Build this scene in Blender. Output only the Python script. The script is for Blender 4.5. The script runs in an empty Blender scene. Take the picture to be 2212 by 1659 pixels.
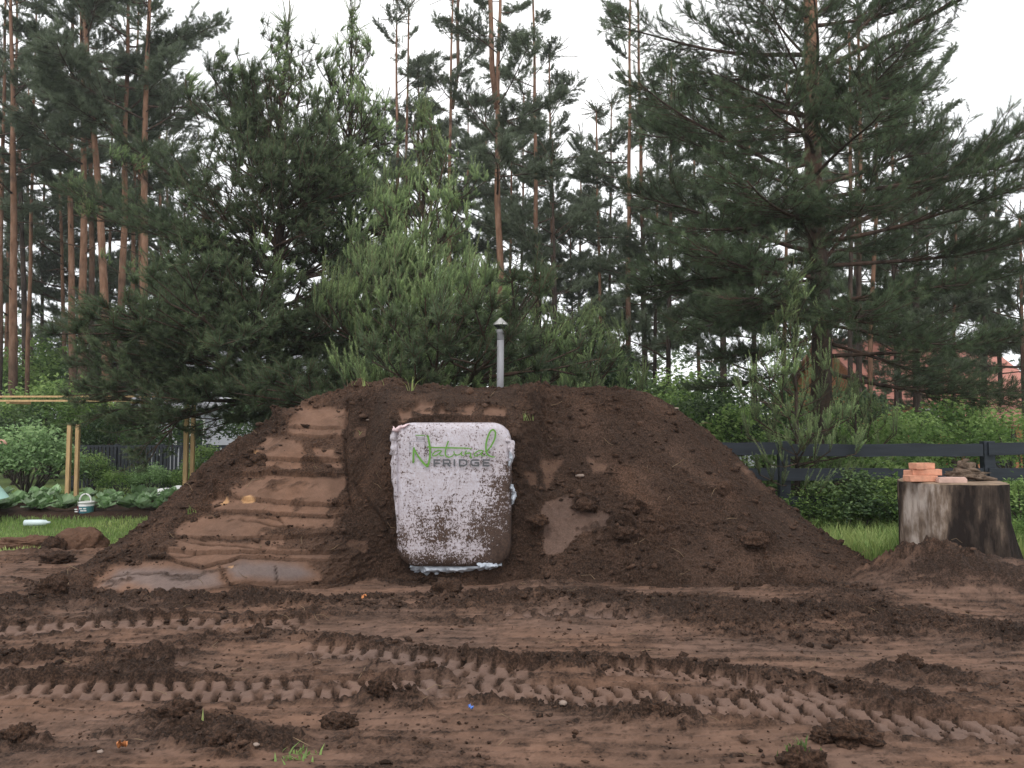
import bpy, math, random
import numpy as np
from mathutils import Vector, Matrix

# ------------------------------------------------------------------ camera, sky, sun, exposure
SC = bpy.context.scene
COL = SC.collection
FP, CX, CY = 1736.0, 1106.0, 829.5          # focal length and centre in layout pixels (2212 wide)
PITCH = math.atan(87.5 / FP)
CAMH = 1.4
cam_d = bpy.data.cameras.new('camera')
cam_d.sensor_width = 36.0
cam_d.lens = 36.0 * FP / 2212.0
cam_d.clip_start = 0.05
cam_d.clip_end = 900.0
cam = bpy.data.objects.new('camera', cam_d)
cam.location = (0, 0, CAMH)
cam.rotation_euler = (math.pi / 2 + PITCH, 0, 0)
COL.objects.link(cam)
SC.camera = cam

SUN_EL, SUN_ROT = math.radians(58), math.radians(200)
W = bpy.data.worlds.new('World'); SC.world = W; W.use_nodes = True
nt = W.node_tree; nt.nodes.clear()
w_out = nt.nodes.new('ShaderNodeOutputWorld')
w_sky = nt.nodes.new('ShaderNodeTexSky'); w_sky.sky_type = 'NISHITA'; w_sky.sun_disc = False
w_sky.sun_elevation = SUN_EL; w_sky.sun_rotation = SUN_ROT
w_b1 = nt.nodes.new('ShaderNodeBackground'); w_b1.inputs['Strength'].default_value = 0.08
nt.links.new(w_sky.outputs[0], w_b1.inputs['Color'])
w_n = nt.nodes.new('ShaderNodeTexNoise'); w_n.inputs['Scale'].default_value = 1.6; w_n.inputs['Detail'].default_value = 4
w_r = nt.nodes.new('ShaderNodeValToRGB')
w_r.color_ramp.elements[0].position = 0.3; w_r.color_ramp.elements[0].color = (0.86, 0.88, 0.92, 1)
w_r.color_ramp.elements[1].position = 0.7; w_r.color_ramp.elements[1].color = (1, 0.995, 0.985, 1)
nt.links.new(w_n.outputs['Fac'], w_r.inputs['Fac'])
w_b2 = nt.nodes.new('ShaderNodeBackground'); w_b2.inputs['Strength'].default_value = 1.30
nt.links.new(w_r.outputs[0], w_b2.inputs['Color'])
w_m = nt.nodes.new('ShaderNodeMixShader'); w_m.inputs[0].default_value = 0.86      # thick overcast over the clear sky
nt.links.new(w_b1.outputs[0], w_m.inputs[1]); nt.links.new(w_b2.outputs[0], w_m.inputs[2])
nt.links.new(w_m.outputs[0], w_out.inputs['Surface'])

sun_d = bpy.data.lights.new('sun', 'SUN'); sun_d.energy = 0.9; sun_d.angle = math.radians(25)
sun_d.color = (1.0, 0.965, 0.92)
sun = bpy.data.objects.new('sun', sun_d)
sdir = Vector((math.sin(SUN_ROT) * math.cos(SUN_EL), math.cos(SUN_ROT) * math.cos(SUN_EL), math.sin(SUN_EL)))
sun.rotation_euler = sdir.to_track_quat('Z', 'Y').to_euler()
sun.location = (0, 0, 40)
COL.objects.link(sun)

SC.view_settings.view_transform = 'Standard'
SC.view_settings.look = 'None'
SC.view_settings.exposure = 0.42
SC.view_settings.gamma = 1.0
SC.view_settings.use_curve_mapping = False
SC.render.engine = 'CYCLES'
SC.cycles.max_bounces = 6
SC.cycles.diffuse_bounces = 3
SC.cycles.use_denoising = True

# ------------------------------------------------------------------ layout helpers
cp, sp = math.cos(PITCH), math.sin(PITCH)
def ray(x, y):
    u = (x - CX) / FP; v = (CY - y) / FP
    return np.array([u, cp - v * sp, sp + v * cp])
def at(x, y, Y):
    d = ray(x, y); return np.array([0, 0, CAMH]) + d * (Y / d[1])
def gnd(x, y, z=0.0):
    d = ray(x, y); return np.array([0, 0, CAMH]) + d * ((z - CAMH) / d[2])
def proj(P):
    X, Y, Z = P[..., 0], P[..., 1], P[..., 2] - CAMH
    f = Y * cp + Z * sp; up = -Y * sp + Z * cp
    return CX + FP * X / f, CY - FP * up / f

# ------------------------------------------------------------------ numpy noise
def _h(ix, iy, seed):
    n = (ix.astype(np.int64) * 374761393 + iy.astype(np.int64) * 668265263 + seed * 1442695041) & 0xffffffff
    n = ((n ^ (n >> 13)) * 1274126177) & 0xffffffff
    n = (n ^ (n >> 16)) & 0xffffffff
    return n / 4294967295.0
def pn(x, y, seed=0):
    x0 = np.floor(x); y0 = np.floor(y); fx = x - x0; fy = y - y0
    def g(a, b):
        an = _h(x0 + a, y0 + b, seed) * 6.2831853
        return np.cos(an) * (fx - a) + np.sin(an) * (fy - b)
    u = fx * fx * fx * (fx * (fx * 6 - 15) + 10); v = fy * fy * fy * (fy * (fy * 6 - 15) + 10)
    a = g(0, 0); b = g(1, 0); c = g(0, 1); d = g(1, 1)
    return (a + (b - a) * u + (c - a) * v + (a - b - c + d) * u * v) * 1.5
def fbm(x, y, seed=0, oct=4, gain=0.5):
    s = 0; a = 1; 
    for i in range(oct):
        s = s + a * pn(x * 2 ** i, y * 2 ** i, seed + i * 17); a *= gain
    return s
def billow(x, y, seed=0, oct=4, gain=0.5):
    s = 0; a = 1; t = 0
    for i in range(oct):
        s = s + a * np.abs(pn(x * 2.05 ** i + 3.1 * i, y * 2.05 ** i, seed + i * 31)); t += a; a *= gain
    return s / t
def worley(x, y, seed=0):
    x0 = np.floor(x); y0 = np.floor(y); best = np.full(x.shape, 9.0); rid = np.zeros(x.shape)
    for a in (-1, 0, 1):
        for b in (-1, 0, 1):
            cx = x0 + a; cy = y0 + b
            px = cx + _h(cx, cy, seed); py = cy + _h(cx, cy, seed + 7)
            d = np.hypot(px - x, py - y); m = d < best
            best = np.where(m, d, best); rid = np.where(m, _h(cx, cy, seed + 13), rid)
    return best, rid
def sstep(a, b, x):
    t = np.clip((x - a) / (b - a), 0, 1); return t * t * (3 - 2 * t)
def clods(x, y, size, seed):
    """separate rounded lumps: some cells of the pattern carry one, most are empty"""
    wx = x / size + 0.35 * pn(x / size * 2.3, y / size * 2.3, seed + 5)
    wy = y / size + 0.35 * pn(x / size * 2.3 + 9, y / size * 2.3, seed + 6)
    f, r = worley(wx, wy, seed)
    rad = 0.25 + 0.35 * r
    return np.clip(1 - (f / rad) ** 2, 0, 1) ** 0.8 * size * 0.45 * (0.4 + 0.6 * r)
def polydist(px, py, pts):
    """distance to a polyline, arc length of the nearest point, signed side"""
    best = np.full(px.shape, 1e9); S = np.zeros(px.shape); side = np.zeros(px.shape); acc = 0
    for (x0, y0), (x1, y1) in zip(pts[:-1], pts[1:]):
        dx, dy = x1 - x0, y1 - y0; L = math.hypot(dx, dy)
        t = np.clip(((px - x0) * dx + (py - y0) * dy) / (L * L), 0, 1)
        qx = px - x0 - t * dx; qy = py - y0 - t * dy; d = np.hypot(qx, qy); m = d < best
        best = np.where(m, d, best); S = np.where(m, acc + t * L, S)
        side = np.where(m, (dx * qy - dy * qx) / L, side); acc += L
    return best, S, side, acc
def polysd(px, py, poly):
    """signed distance to a polygon, positive inside"""
    ins = np.zeros(px.shape, bool); n = len(poly); d = np.full(px.shape, 1e9)
    for i in range(n):
        x0, y0 = poly[i]; x1, y1 = poly[(i + 1) % n]
        c = ((y0 > py) != (y1 > py)) & (px < (x1 - x0) * (py - y0) / ((y1 - y0) if y1 != y0 else 1e-9) + x0)
        ins ^= c
        dx, dy = x1 - x0, y1 - y0; L2 = dx * dx + dy * dy + 1e-9
        t = np.clip(((px - x0) * dx + (py - y0) * dy) / L2, 0, 1)
        d = np.minimum(d, np.hypot(px - x0 - t * dx, py - y0 - t * dy))
    return np.where(ins, d, -d)

# ------------------------------------------------------------------ mesh helpers
def mesh_np(name, v, tris, mats, mi=None, smooth=True, attrs=None):
    v = np.asarray(v, np.float32).reshape(-1, 3); tris = np.asarray(tris, np.int32).reshape(-1, 3)
    me = bpy.data.meshes.new(name)
    me.vertices.add(len(v)); me.vertices.foreach_set('co', v.ravel())
    me.loops.add(len(tris) * 3); me.loops.foreach_set('vertex_index', tris.ravel())
    me.polygons.add(len(tris))
    me.polygons.foreach_set('loop_start', np.arange(0, len(tris) * 3, 3, dtype=np.int32))
    me.polygons.foreach_set('loop_total', np.full(len(tris), 3, np.int32))
    for m in (mats if isinstance(mats, (list, tuple)) else [mats]): me.materials.append(m)
    if mi is not None: me.polygons.foreach_set('material_index', np.asarray(mi, np.int32))
    me.polygons.foreach_set('use_smooth', np.full(len(tris), bool(smooth)) if not isinstance(smooth, np.ndarray) else smooth)
    for k, a in (attrs or {}).items():
        at_ = me.attributes.new(k, 'FLOAT', 'POINT'); at_.data.foreach_set('value', np.asarray(a, np.float32))
    me.update(calc_edges=True); me.validate()
    return me
class Geo:
    """collects triangles, each with a material slot and a tone per vertex"""
    def __init__(s): s.v = []; s.t = []; s.m = []; s.a = []; s.n = 0
    def add(s, v, t, m=0, a=0.5):
        v = np.asarray(v, float).reshape(-1, 3); t = np.asarray(t, int).reshape(-1, 3)
        s.v.append(v); s.t.append(t + s.n); s.m.append(np.full(len(t), m)); s.n += len(v)
        s.a.append(np.broadcast_to(np.asarray(a, float), (len(v),)))
        return s
    def mesh(s, name, mats, smooth=True):
        mi = np.concatenate(s.m)
        sm = smooth if isinstance(smooth, bool) else np.isin(mi, smooth)
        return mesh_np(name, np.concatenate(s.v), np.concatenate(s.t), mats, mi, sm, {'tone': np.concatenate(s.a)})
def link(name, me, parent=None, loc=(0, 0, 0), rot=(0, 0, 0), sc=1):
    o = bpy.data.objects.new(name, me); COL.objects.link(o)
    o.location = loc; o.rotation_euler = rot; o.scale = (sc,) * 3 if isinstance(sc, (int, float)) else sc
    if parent is not None: o.parent = parent
    return o
def tag(o, label, cat, group=None):
    o['label'] = label; o['category'] = cat
    if group: o['group'] = group
    return o
def thing(name, label, cat, loc=(0, 0, 0), rz=0, group=None):
    o = link(name, None, None, loc, (0, 0, rz)); o.empty_display_size = 0.2
    return tag(o, label, cat, group)
def structure(o): o['kind'] = 'structure'; return o
def stuff(o): o['kind'] = 'stuff'; return o
def grid_tris(nr, nc):
    i = np.arange(nr - 1)[:, None] * nc + np.arange(nc - 1)[None, :]
    a = i.ravel(); b = a + 1; c = a + nc; d = c + 1
    return np.concatenate([np.stack([a, b, d], 1), np.stack([a, d, c], 1)])
def tube(pts, rad, ns=8, cap=True):
    pts = np.asarray(pts, float); n = len(pts); rad = np.broadcast_to(np.asarray(rad, float), (n,))
    tan = np.gradient(pts, axis=0); tan /= np.linalg.norm(tan, axis=1)[:, None] + 1e-12
    ref = np.array([0, 0, 1.0]) if abs(tan[0][2]) < 0.9 else np.array([1.0, 0, 0])
    u = np.cross(tan, ref); u /= np.linalg.norm(u, axis=1)[:, None] + 1e-12; w = np.cross(tan, u)
    an = np.arange(ns) / ns * 2 * math.pi
    v = pts[:, None, :] + rad[:, None, None] * (np.cos(an)[None, :, None] * u[:, None, :] + np.sin(an)[None, :, None] * w[:, None, :])
    i = np.arange(n - 1)[:, None] * ns; j = np.arange(ns)[None, :]; k = (j + 1) % ns
    a = (i + j).ravel(); b = (i + k).ravel(); c = a + ns; d = b + ns
    t = np.concatenate([np.stack([a, b, d], 1), np.stack([a, d, c], 1)])
    v = v.reshape(-1, 3)
    if cap:
        v = np.concatenate([v, pts[:1], pts[-1:]]); c0 = n * ns; c1 = c0 + 1
        jj = np.arange(ns); kk = (jj + 1) % ns
        t = np.concatenate([t, np.stack([kk, jj, np.full(ns, c0)], 1), np.stack([jj + (n - 1) * ns, kk + (n - 1) * ns, np.full(ns, c1)], 1)])
    return v, t
def box(x0, x1, y0, y1, z0, z1):
    v = np.array([[x, y, z] for z in (z0, z1) for y in (y0, y1) for x in (x0, x1)], float)
    q = [(0, 2, 3, 1), (4, 5, 7, 6), (0, 1, 5, 4), (2, 6, 7, 3), (0, 4, 6, 2), (1, 3, 7, 5)]
    return v, np.array([t for a, b, c, d in q for t in ((a, b, c), (a, c, d))])
def bevbox(sx, sy, sz, b=0.01, rng=None, jit=0.0):
    """a box with chamfered edges, centred on x and y, standing on z = 0"""
    import bmesh
    bm = bmesh.new(); bmesh.ops.create_cube(bm, size=1)
    for v in bm.verts: v.co = Vector((v.co.x * sx, v.co.y * sy, (v.co.z + 0.5) * sz))
    bmesh.ops.bevel(bm, geom=list(bm.edges), offset=b, segments=2, affect='EDGES', profile=0.6)
    if rng:
        for v in bm.verts: v.co += Vector([rng.uniform(-jit, jit) for _ in range(3)])
    bmesh.ops.triangulate(bm, faces=bm.faces)
    v = np.array([x.co[:] for x in bm.verts]); bm.verts.index_update()
    t = np.array([[x.index for x in f.verts] for f in bm.faces]); bm.free()
    return v, t
def frame_to(d, up=(0, 0, 1)):
    """matrix whose columns x,y,z have z along d"""
    d = np.asarray(d, float); d = d / np.linalg.norm(d); u = np.asarray(up, float)
    if abs(d @ u) > 0.98: u = np.array([1.0, 0, 0])
    x = np.cross(u, d); x /= np.linalg.norm(x); return np.stack([x, np.cross(d, x), d], 1)

# ------------------------------------------------------------------ materials
def mat(name):
    m = bpy.data.materials.new(name); m.use_nodes = True; n = m.node_tree; n.nodes.clear()
    o = n.nodes.new('ShaderNodeOutputMaterial'); b = n.nodes.new('ShaderNodeBsdfPrincipled')
    n.links.new(b.outputs[0], o.inputs['Surface']); return m, n, b, o
def N(n, t, **k):
    x = n.nodes.new(t)
    for a, v in k.items():
        if a.startswith('i_'):
            key = a[2:]; key = int(key) if key.isdigit() else key.replace('_', ' ')
            x.inputs[key].default_value = v
        else: setattr(x, a, v)
    return x
def ramp(n, src, stops):
    r = n.nodes.new('ShaderNodeValToRGB'); e = r.color_ramp.elements
    while len(e) < len(stops): e.new(0.5)
    for el, (p, c) in zip(e, stops): el.position = p; el.color = (*c, 1) if len(c) == 3 else c
    n.links.new(src, r.inputs['Fac']); return r.outputs['Color']
def mixc(n, fac, a, b, blend='MIX'):
    x = N(n, 'ShaderNodeMix', data_type='RGBA', blend_type=blend)
    for s, v in ((x.inputs[0], fac), (x.inputs[6], a), (x.inputs[7], b)):
        if isinstance(v, bpy.types.NodeSocket): n.links.new(v, s)
        elif isinstance(v, (int, float)): s.default_value = v
        else: s.default_value = (*v, 1)
    return x.outputs[2]
def math_(n, op, a, b=None, c=None, clamp=False):
    x = N(n, 'ShaderNodeMath', operation=op, use_clamp=clamp)
    for s, v in zip(x.inputs, (a, b, c)):
        if v is None: continue
        if isinstance(v, bpy.types.NodeSocket): n.links.new(v, s)
        else: s.default_value = v
    return x.outputs[0]
def noise(n, scale, detail=4, vec=None, rough=0.55, stretch=None):
    x = N(n, 'ShaderNodeTexNoise', i_Scale=scale, i_Detail=detail, i_Roughness=rough)
    if vec is None: vec = N(n, 'ShaderNodeTexCoord').outputs['Object']
    if stretch:
        mp = N(n, 'ShaderNodeMapping'); mp.inputs['Scale'].default_value = stretch; n.links.new(vec, mp.inputs['Vector']); vec = mp.outputs[0]
    n.links.new(vec, x.inputs['Vector']); return x.outputs['Fac']
def attr(n, name): return N(n, 'ShaderNodeAttribute', attribute_name=name).outputs['Fac']
def bump(n, b, h, strength=0.5, dist=0.01):
    x = N(n, 'ShaderNodeBump', i_Strength=strength, i_Distance=dist); n.links.new(h, x.inputs['Height']); n.links.new(x.outputs[0], b.inputs['Normal'])
def simple(name, col, rough=0.7, var=0.25, scale=8, bmp=0.0, bdist=0.005, stretch=None, metallic=0.0, spec=0.3):
    m, n, b, o = mat(name)
    f = noise(n, scale, 5, stretch=stretch)
    lo = tuple(c * (1 - var) for c in col); hi = tuple(min(1, c * (1 + var)) for c in col)
    n.links.new(ramp(n, f, [(0.3, lo), (0.7, hi)]), b.inputs['Base Color'])
    b.inputs['Roughness'].default_value = rough; b.inputs['Metallic'].default_value = metallic
    b.inputs['Specular IOR Level'].default_value = spec
    if bmp: bump(n, b, noise(n, scale * 4, 5, stretch=stretch), bmp, bdist)
    return m
def leafmat(name, stops, trans=0.3, rough=0.55, objvar=0.25):
    """needles and leaves: the tone attribute picks the colour, some light passes through"""
    m, n, b, o = mat(name)
    c = ramp(n, attr(n, 'tone'), stops)
    oi = N(n, 'ShaderNodeObjectInfo')
    k = math_(n, 'MULTIPLY_ADD', oi.outputs['Random'], 2 * objvar, 1 - objvar)
    hv = N(n, 'ShaderNodeHueSaturation'); n.links.new(c, hv.inputs['Color']); n.links.new(k, hv.inputs['Value'])
    c = hv.outputs[0]
    n.links.new(c, b.inputs['Base Color']); b.inputs['Roughness'].default_value = rough
    b.inputs['Specular IOR Level'].default_value = 0.25
    t = N(n, 'ShaderNodeBsdfTranslucent'); n.links.new(c, t.inputs['Color'])
    mx = N(n, 'ShaderNodeMixShader', i_0=trans); n.links.new(b.outputs[0], mx.inputs[1]); n.links.new(t.outputs[0], mx.inputs[2])
    n.links.new(mx.outputs[0], o.inputs['Surface']); return m

def soil_mat():
    m, n, b, o = mat('soil')
    pos = N(n, 'ShaderNodeNewGeometry').outputs['Position']
    press = attr(n, 'press'); wet = attr(n, 'wet'); clay = attr(n, 'clay'); warm = attr(n, 'warm')
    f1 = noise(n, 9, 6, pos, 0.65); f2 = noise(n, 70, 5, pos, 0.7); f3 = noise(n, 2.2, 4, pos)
    loose = ramp(n, f2, [(0.30, (0.009, 0.0048, 0.0030)), (0.5, (0.031, 0.0170, 0.0104)), (0.74, (0.082, 0.046, 0.029))])  # loose soil darkened: self-shadowing between its crumbs put into the colour
    packed = ramp(n, f1, [(0.25, (0.112, 0.064, 0.043)), (0.75, (0.192, 0.114, 0.080))])  # packed soil paled: sheen of the smoothed face put into the colour
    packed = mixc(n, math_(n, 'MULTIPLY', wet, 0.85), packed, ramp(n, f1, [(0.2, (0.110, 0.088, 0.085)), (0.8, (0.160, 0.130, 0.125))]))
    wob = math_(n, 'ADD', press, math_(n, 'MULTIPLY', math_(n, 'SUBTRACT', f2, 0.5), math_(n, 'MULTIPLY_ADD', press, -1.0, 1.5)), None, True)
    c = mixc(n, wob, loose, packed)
    c = mixc(n, math_(n, 'MULTIPLY', warm, 0.5), c, mixc(n, 1.0, c, (1.30, 1.10, 0.90), 'MULTIPLY'))
    big = ramp(n, f3, [(0.3, (0.80, 0.80, 0.80)), (0.7, (1.14, 1.12, 1.10))])
    c = mixc(n, 1.0, c, big, 'MULTIPLY')
    c = mixc(n, clay, c, ramp(n, f1, [(0.3, (0.36, 0.19, 0.09)), (0.7, (0.50, 0.30, 0.15))]))
    n.links.new(c, b.inputs['Base Color'])
    b.inputs['Specular IOR Level'].default_value = 0.22
    r = math_(n, 'MULTIPLY_ADD', wet, -0.38, 0.92); n.links.new(r, b.inputs['Roughness'])
    hs = math_(n, 'MULTIPLY_ADD', noise(n, 240, 3, pos, 0.7), 0.35, f2)
    bp = N(n, 'ShaderNodeBump', i_Distance=0.012); n.links.new(hs, bp.inputs['Height'])
    st = math_(n, 'MULTIPLY_ADD', press, -0.45, 0.9); n.links.new(st, bp.inputs['Strength']); n.links.new(bp.outputs[0], b.inputs['Normal'])
    return m
M = {}
M['soil'] = soil_mat()
def bark_mat():
    m, n, b, o = mat('pine_bark')
    tone = attr(n, 'tone'); pos = N(n, 'ShaderNodeTexCoord').outputs['Object']
    f = noise(n, 9, 6, pos, 0.65, (1, 1, 0.28)); g = noise(n, 2.0, 4, pos)
    dark = ramp(n, f, [(0.3, (0.020, 0.015, 0.013)), (0.55, (0.060, 0.044, 0.036)), (0.8, (0.120, 0.092, 0.078))])
    orange = ramp(n, f, [(0.25, (0.110, 0.056, 0.034)), (0.5, (0.230, 0.125, 0.080)), (0.8, (0.350, 0.215, 0.150))])
    k = math_(n, 'MULTIPLY_ADD', math_(n, 'SUBTRACT', g, 0.5), 0.9, tone, True)
    n.links.new(mixc(n, k, dark, orange), b.inputs['Base Color'])
    b.inputs['Roughness'].default_value = 0.9; b.inputs['Specular IOR Level'].default_value = 0.15
    bump(n, b, f, 0.9, 0.02); return m
M['bark'] = bark_mat()
M['needle'] = leafmat('pine_needles', [(0.0, (0.016, 0.028, 0.017)), (0.45, (0.044, 0.074, 0.038)), (0.70, (0.170, 0.245, 0.115)), (1.0, (0.370, 0.490, 0.205))], 0.30)
M['needle_old'] = leafmat('old_pine_needles', [(0.0, (0.026, 0.040, 0.023)), (0.6, (0.088, 0.124, 0.066)), (1.0, (0.205, 0.265, 0.130))], 0.34)
M['needle_hazed'] = leafmat('hazed_pine_needles', [(0.0, (0.058, 0.076, 0.050)), (0.6, (0.155, 0.190, 0.120)), (1.0, (0.25, 0.28, 0.20))], 0.35)  # paler and greyer than near needles: distance haze put into the colour
M['leaf'] = leafmat('fresh_leaves', [(0.0, (0.045, 0.085, 0.024)), (0.5, (0.130, 0.220, 0.060)), (1.0, (0.290, 0.400, 0.130))], 0.45)
M['leaf_dark'] = leafmat('dark_leaves', [(0.0, (0.022, 0.042, 0.019)), (0.5, (0.055, 0.095, 0.038)), (1.0, (0.130, 0.190, 0.072))], 0.3)
M['leaf_grey'] = leafmat('grey_green_leaves', [(0.0, (0.085, 0.150, 0.058)), (0.5, (0.200, 0.320, 0.130)), (1.0, (0.350, 0.490, 0.220))], 0.35)
M['grass'] = leafmat('grass', [(0.0, (0.090, 0.140, 0.042)), (0.5, (0.205, 0.310, 0.090)), (1.0, (0.430, 0.480, 0.180))], 0.4)
M['stem'] = simple('shrub_stems', (0.060, 0.048, 0.036), 0.9)
M['blackboard'] = simple('dark_stained_wood', (0.030, 0.034, 0.042), 0.65, 0.3, 6, 0.4, 0.004, (1, 1, 6))
M['slate'] = simple('slate_grey_painted_wood', (0.021, 0.026, 0.034), 0.6, 0.3, 5, 0.4, 0.004, (0.4, 1, 5))
M['newwood'] = simple('fresh_pine_wood', (0.56, 0.365, 0.185), 0.7, 0.2, 7, 0.3, 0.003, (6, 6, 0.6))
M['pipe'] = simple('grey_plastic', (0.300, 0.295, 0.310), 0.45, 0.06, 5)
M['steel'] = simple('galvanised_steel', (0.62, 0.60, 0.57), 0.38, 0.12, 12, metallic=0.7)
M['blacksteel'] = simple('blackened_steel', (0.03, 0.03, 0.03), 0.6)
M['brick'] = simple('fresh_orange_brick', (0.56, 0.27, 0.175), 0.85, 0.22, 18, 0.5, 0.004)
M['tile'] = simple('pale_broken_tile', (0.52, 0.35, 0.29), 0.85, 0.2, 14, 0.5, 0.003)
M['white'] = simple('white_plastic', (0.78, 0.77, 0.75), 0.4, 0.05, 6)
M['straw'] = simple('dry_stalks', (0.20, 0.14, 0.085), 0.85, 0.4, 20)
# ------------------------------------------------------------------ ground of bare soil with wheel tracks
def g2(pts): return [tuple(gnd(x, y)[:2]) for x, y in pts]
def soil_edge_y(x):
    """depth at which the bare soil gives way to grass, along the width"""
    return np.interp(x, [-9, -6, -4.4, -3.4, 2.6, 3.2, 3.7, 4.2, 5.4, 6.2, 9], [8.5, 8.7, 9.2, 9.9, 9.6, 8.6, 8.3, 8.2, 7.9, 7.3, 6.8])
RIDGES = []
def build_ground():
    rows = np.geomspace(1.3, 10.4, 520); nc = 880
    u = np.linspace(-1, 1, nc)
    Y = np.repeat(rows[:, None], nc, 1); X = u[None, :] * (rows[:, None] * 0.63 + 2.1)
    x, y = X.ravel(), Y.ravel()
    x = x + 0.0; 
    z = 0.035 * fbm(x * 0.5, y * 0.7, 3, 3)
    wx = x + 0.05 * fbm(x * 3, y * 3, 91, 3); wy = y + 0.04 * fbm(x * 3, y * 3, 92, 3)
    # how loose the surface is
    lo = 0.33 + 0.58 * fbm(x * 1.1, y * 2.6, 11, 5, 0.6)
    lo += 0.25 * fbm(x * 0.6, y * 7, 12, 3)
    right = sstep(0.2, 2.5, x) * sstep(3.6, 5.5, y); lo += 0.10 * right
    warm = sstep(0.1, 0.7, fbm(x * 0.7, y * 1.3, 71, 3) + 0.35) * 0.7
    warm += 0.5 * sstep(-3.0, -4.0, x) * sstep(6.4, 7.0, y)
    # ridges of loose earth: (path, half width, height, looseness)
    RID = [([(20, 1322), (110, 1302), (220, 1299), (400, 1300), (620, 1298), (820, 1306), (1000, 1300), (1200, 1302), (1450, 1316), (1700, 1335), (1950, 1330)], 0.20, 0.085, 1.0),
           ([(-80, 1415), (80, 1428), (220, 1440), (340, 1446)], 0.075, 0.06, 0.9),
           ([(90, 1404), (250, 1404), (370, 1402)], 0.05, 0.04, 0.6),
           ([(560, 1368), (700, 1381), (900, 1403), (1100, 1431), (1325, 1442), (1525, 1448), (1800, 1486), (2000, 1520)], 0.09, 0.055, 1.0),
           ([(260, 1336), (420, 1339), (600, 1341)], 0.05, 0.04, 0.8),
           ([(-20, 1461), (200, 1462), (390, 1460)], 0.045, 0.035, 0.5),
           ([(1500, 1350), (1750, 1372), (2000, 1350), (2220, 1375)], 0.16, 0.05, 0.8),
           ([(330, 1560), (420, 1552), (470, 1580)], 0.13, 0.05, 1.0),
           ([(430, 1600), (520, 1622), (600, 1605)], 0.10, 0.04, .85),
           ([(800, 1520), (860, 1512), (900, 1530)], 0.07, 0.05, 1.0),
           ([(0, 1610), (40, 1600), (60, 1612)], 0.07, 0.06, 1.0),
           ([(1900, 1445), (1960, 1430), (2030, 1450)], 0.10, 0.06, 1.0),
           ([(1350, 1545), (1420, 1535), (1480, 1560)], 0.08, 0.04, 0.9),
           ([(1560, 1180), (1700, 1265), (1900, 1300)], 0.18, 0.03, 0.6)]
    RIDGES.extend(RID)
    bc = billow(x * 5.5, y * 5.5, 21, 5, 0.6)
    for pts, hw, h, l in RID:
        d, s, _, L = polydist(wx, wy, g2(pts))
        e = np.exp(-(d / hw) ** 2) * sstep(-0.02, 0.25, np.minimum(s, L - s) + 0.25)
        e2 = np.exp(-(d / (hw * 1.35)) ** 4)
        z += e * h * 0.52 * (0.35 + 1.3 * bc * sstep(-.5, .4, fbm(x * 2.5, y * 4, 23, 3))); lo += e2 * l * 0.62
    # smoother, wiped places
    for pts, hw, k in [([(200, 1228), (420, 1300)], 0.3, 0.0), ([(900, 1366), (1400, 1395), (2000, 1420)], 0.34, 0.42), ([(1060, 1600), (1500, 1570), (2100, 1640)], 0.42, 0.3),
                       ([(-40, 1560), (260, 1540)], 0.3, 0.35), ([(150, 1480), (640, 1390)], 0.12, 0.25), ([(640, 1560), (700, 1640)], 0.1, 0.5), ([(550, 1590), (480, 1585)], .07, .6),
                       ([(600, 1272), (760, 1268), (1000, 1275)], 0.12, 0.5), ([(-60, 1230), (160, 1215)], 0.35, 0.4)]:
        d, *_ = polydist(wx, wy, g2(pts)); lo -= k * np.exp(-(d / hw) ** 2)
    lo = np.clip(lo, 0, 1.15)
    # wheel tracks
    press = np.zeros_like(x); keep = np.ones_like(x)
    TR = [([(-260, 1380), (-60, 1366), (150, 1356), (400, 1350), (700, 1347), (960, 1352)], 0.215, 0.118, 0.040, (0.0, 0.72)),
          ([(-300, 1505), (-60, 1500), (200, 1494), (400, 1488), (694, 1484), (992, 1488), (1200, 1496), (1349, 1504), (1550, 1522), (1752, 1543), (2004, 1571), (2240, 1592), (2500, 1625)], 0.175, 0.103, 0.046, (0.0, 1.0)),
          ([(640, 1402), (760, 1411), (900, 1428), (1040, 1452), (1200, 1474)], 0.15, 0.112, 0.034, (0.03, 0.9)),
          ([(1260, 1446), (1349, 1452), (1450, 1460), (1560, 1472), (1680, 1499), (1830, 1512), (2000, 1540)], 0.10, 0.105, 0.030, (0.03, 0.8)),
          ([(250, 1433), (330, 1434), (420, 1433)], 0.075, 0.12, 0.025, (0.1, 0.9)),
          ([(1060, 1327), (1250, 1334), (1420, 1338)], 0.06, 0.12, 0.02, (0.05, 0.9))]
    for k, (pts, hw, P, dep, (f0, f1)) in enumerate(TR):
        d, s, sd, L = polydist(x + 0.012 * pn(x * 5, y * 5, 51), y + 0.012 * pn(x * 5, y * 5, 52), g2(pts))
        c = sd / hw
        inside = sstep(1.08, 0.92, np.abs(c)) * sstep(f0 - 0.03, f0 + 0.03, s / L) * sstep(f1 + 0.05, f1 - 0.05, s / L)
        blot = sstep(-0.85, -0.40, fbm(x * 2.4, y * 2.4, 60 + k, 4)); 
        row = (c > 0).astype(float); cc = np.abs(c)
        ph = s / P + 0.5 * row + np.where(row > 0, 0.55, -0.35) * cc + 0.10 * pn(x * 9, y * 9, 55 + k)
        lug = 0.5 + 0.5 * np.cos(2 * math.pi * ph)
        wmod = 0.10 * pn(s / P * 0.7, c * 2, 57 + k)
        lug = np.maximum(sstep(0.16 + wmod, 0.40 + wmod, lug), 0.8 * sstep(0.17, 0.05, cc)) * sstep(1.06, 0.84, cc)
        crown = 0.75 + 0.25 * np.cos((cc - 0.5) * 3)
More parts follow.
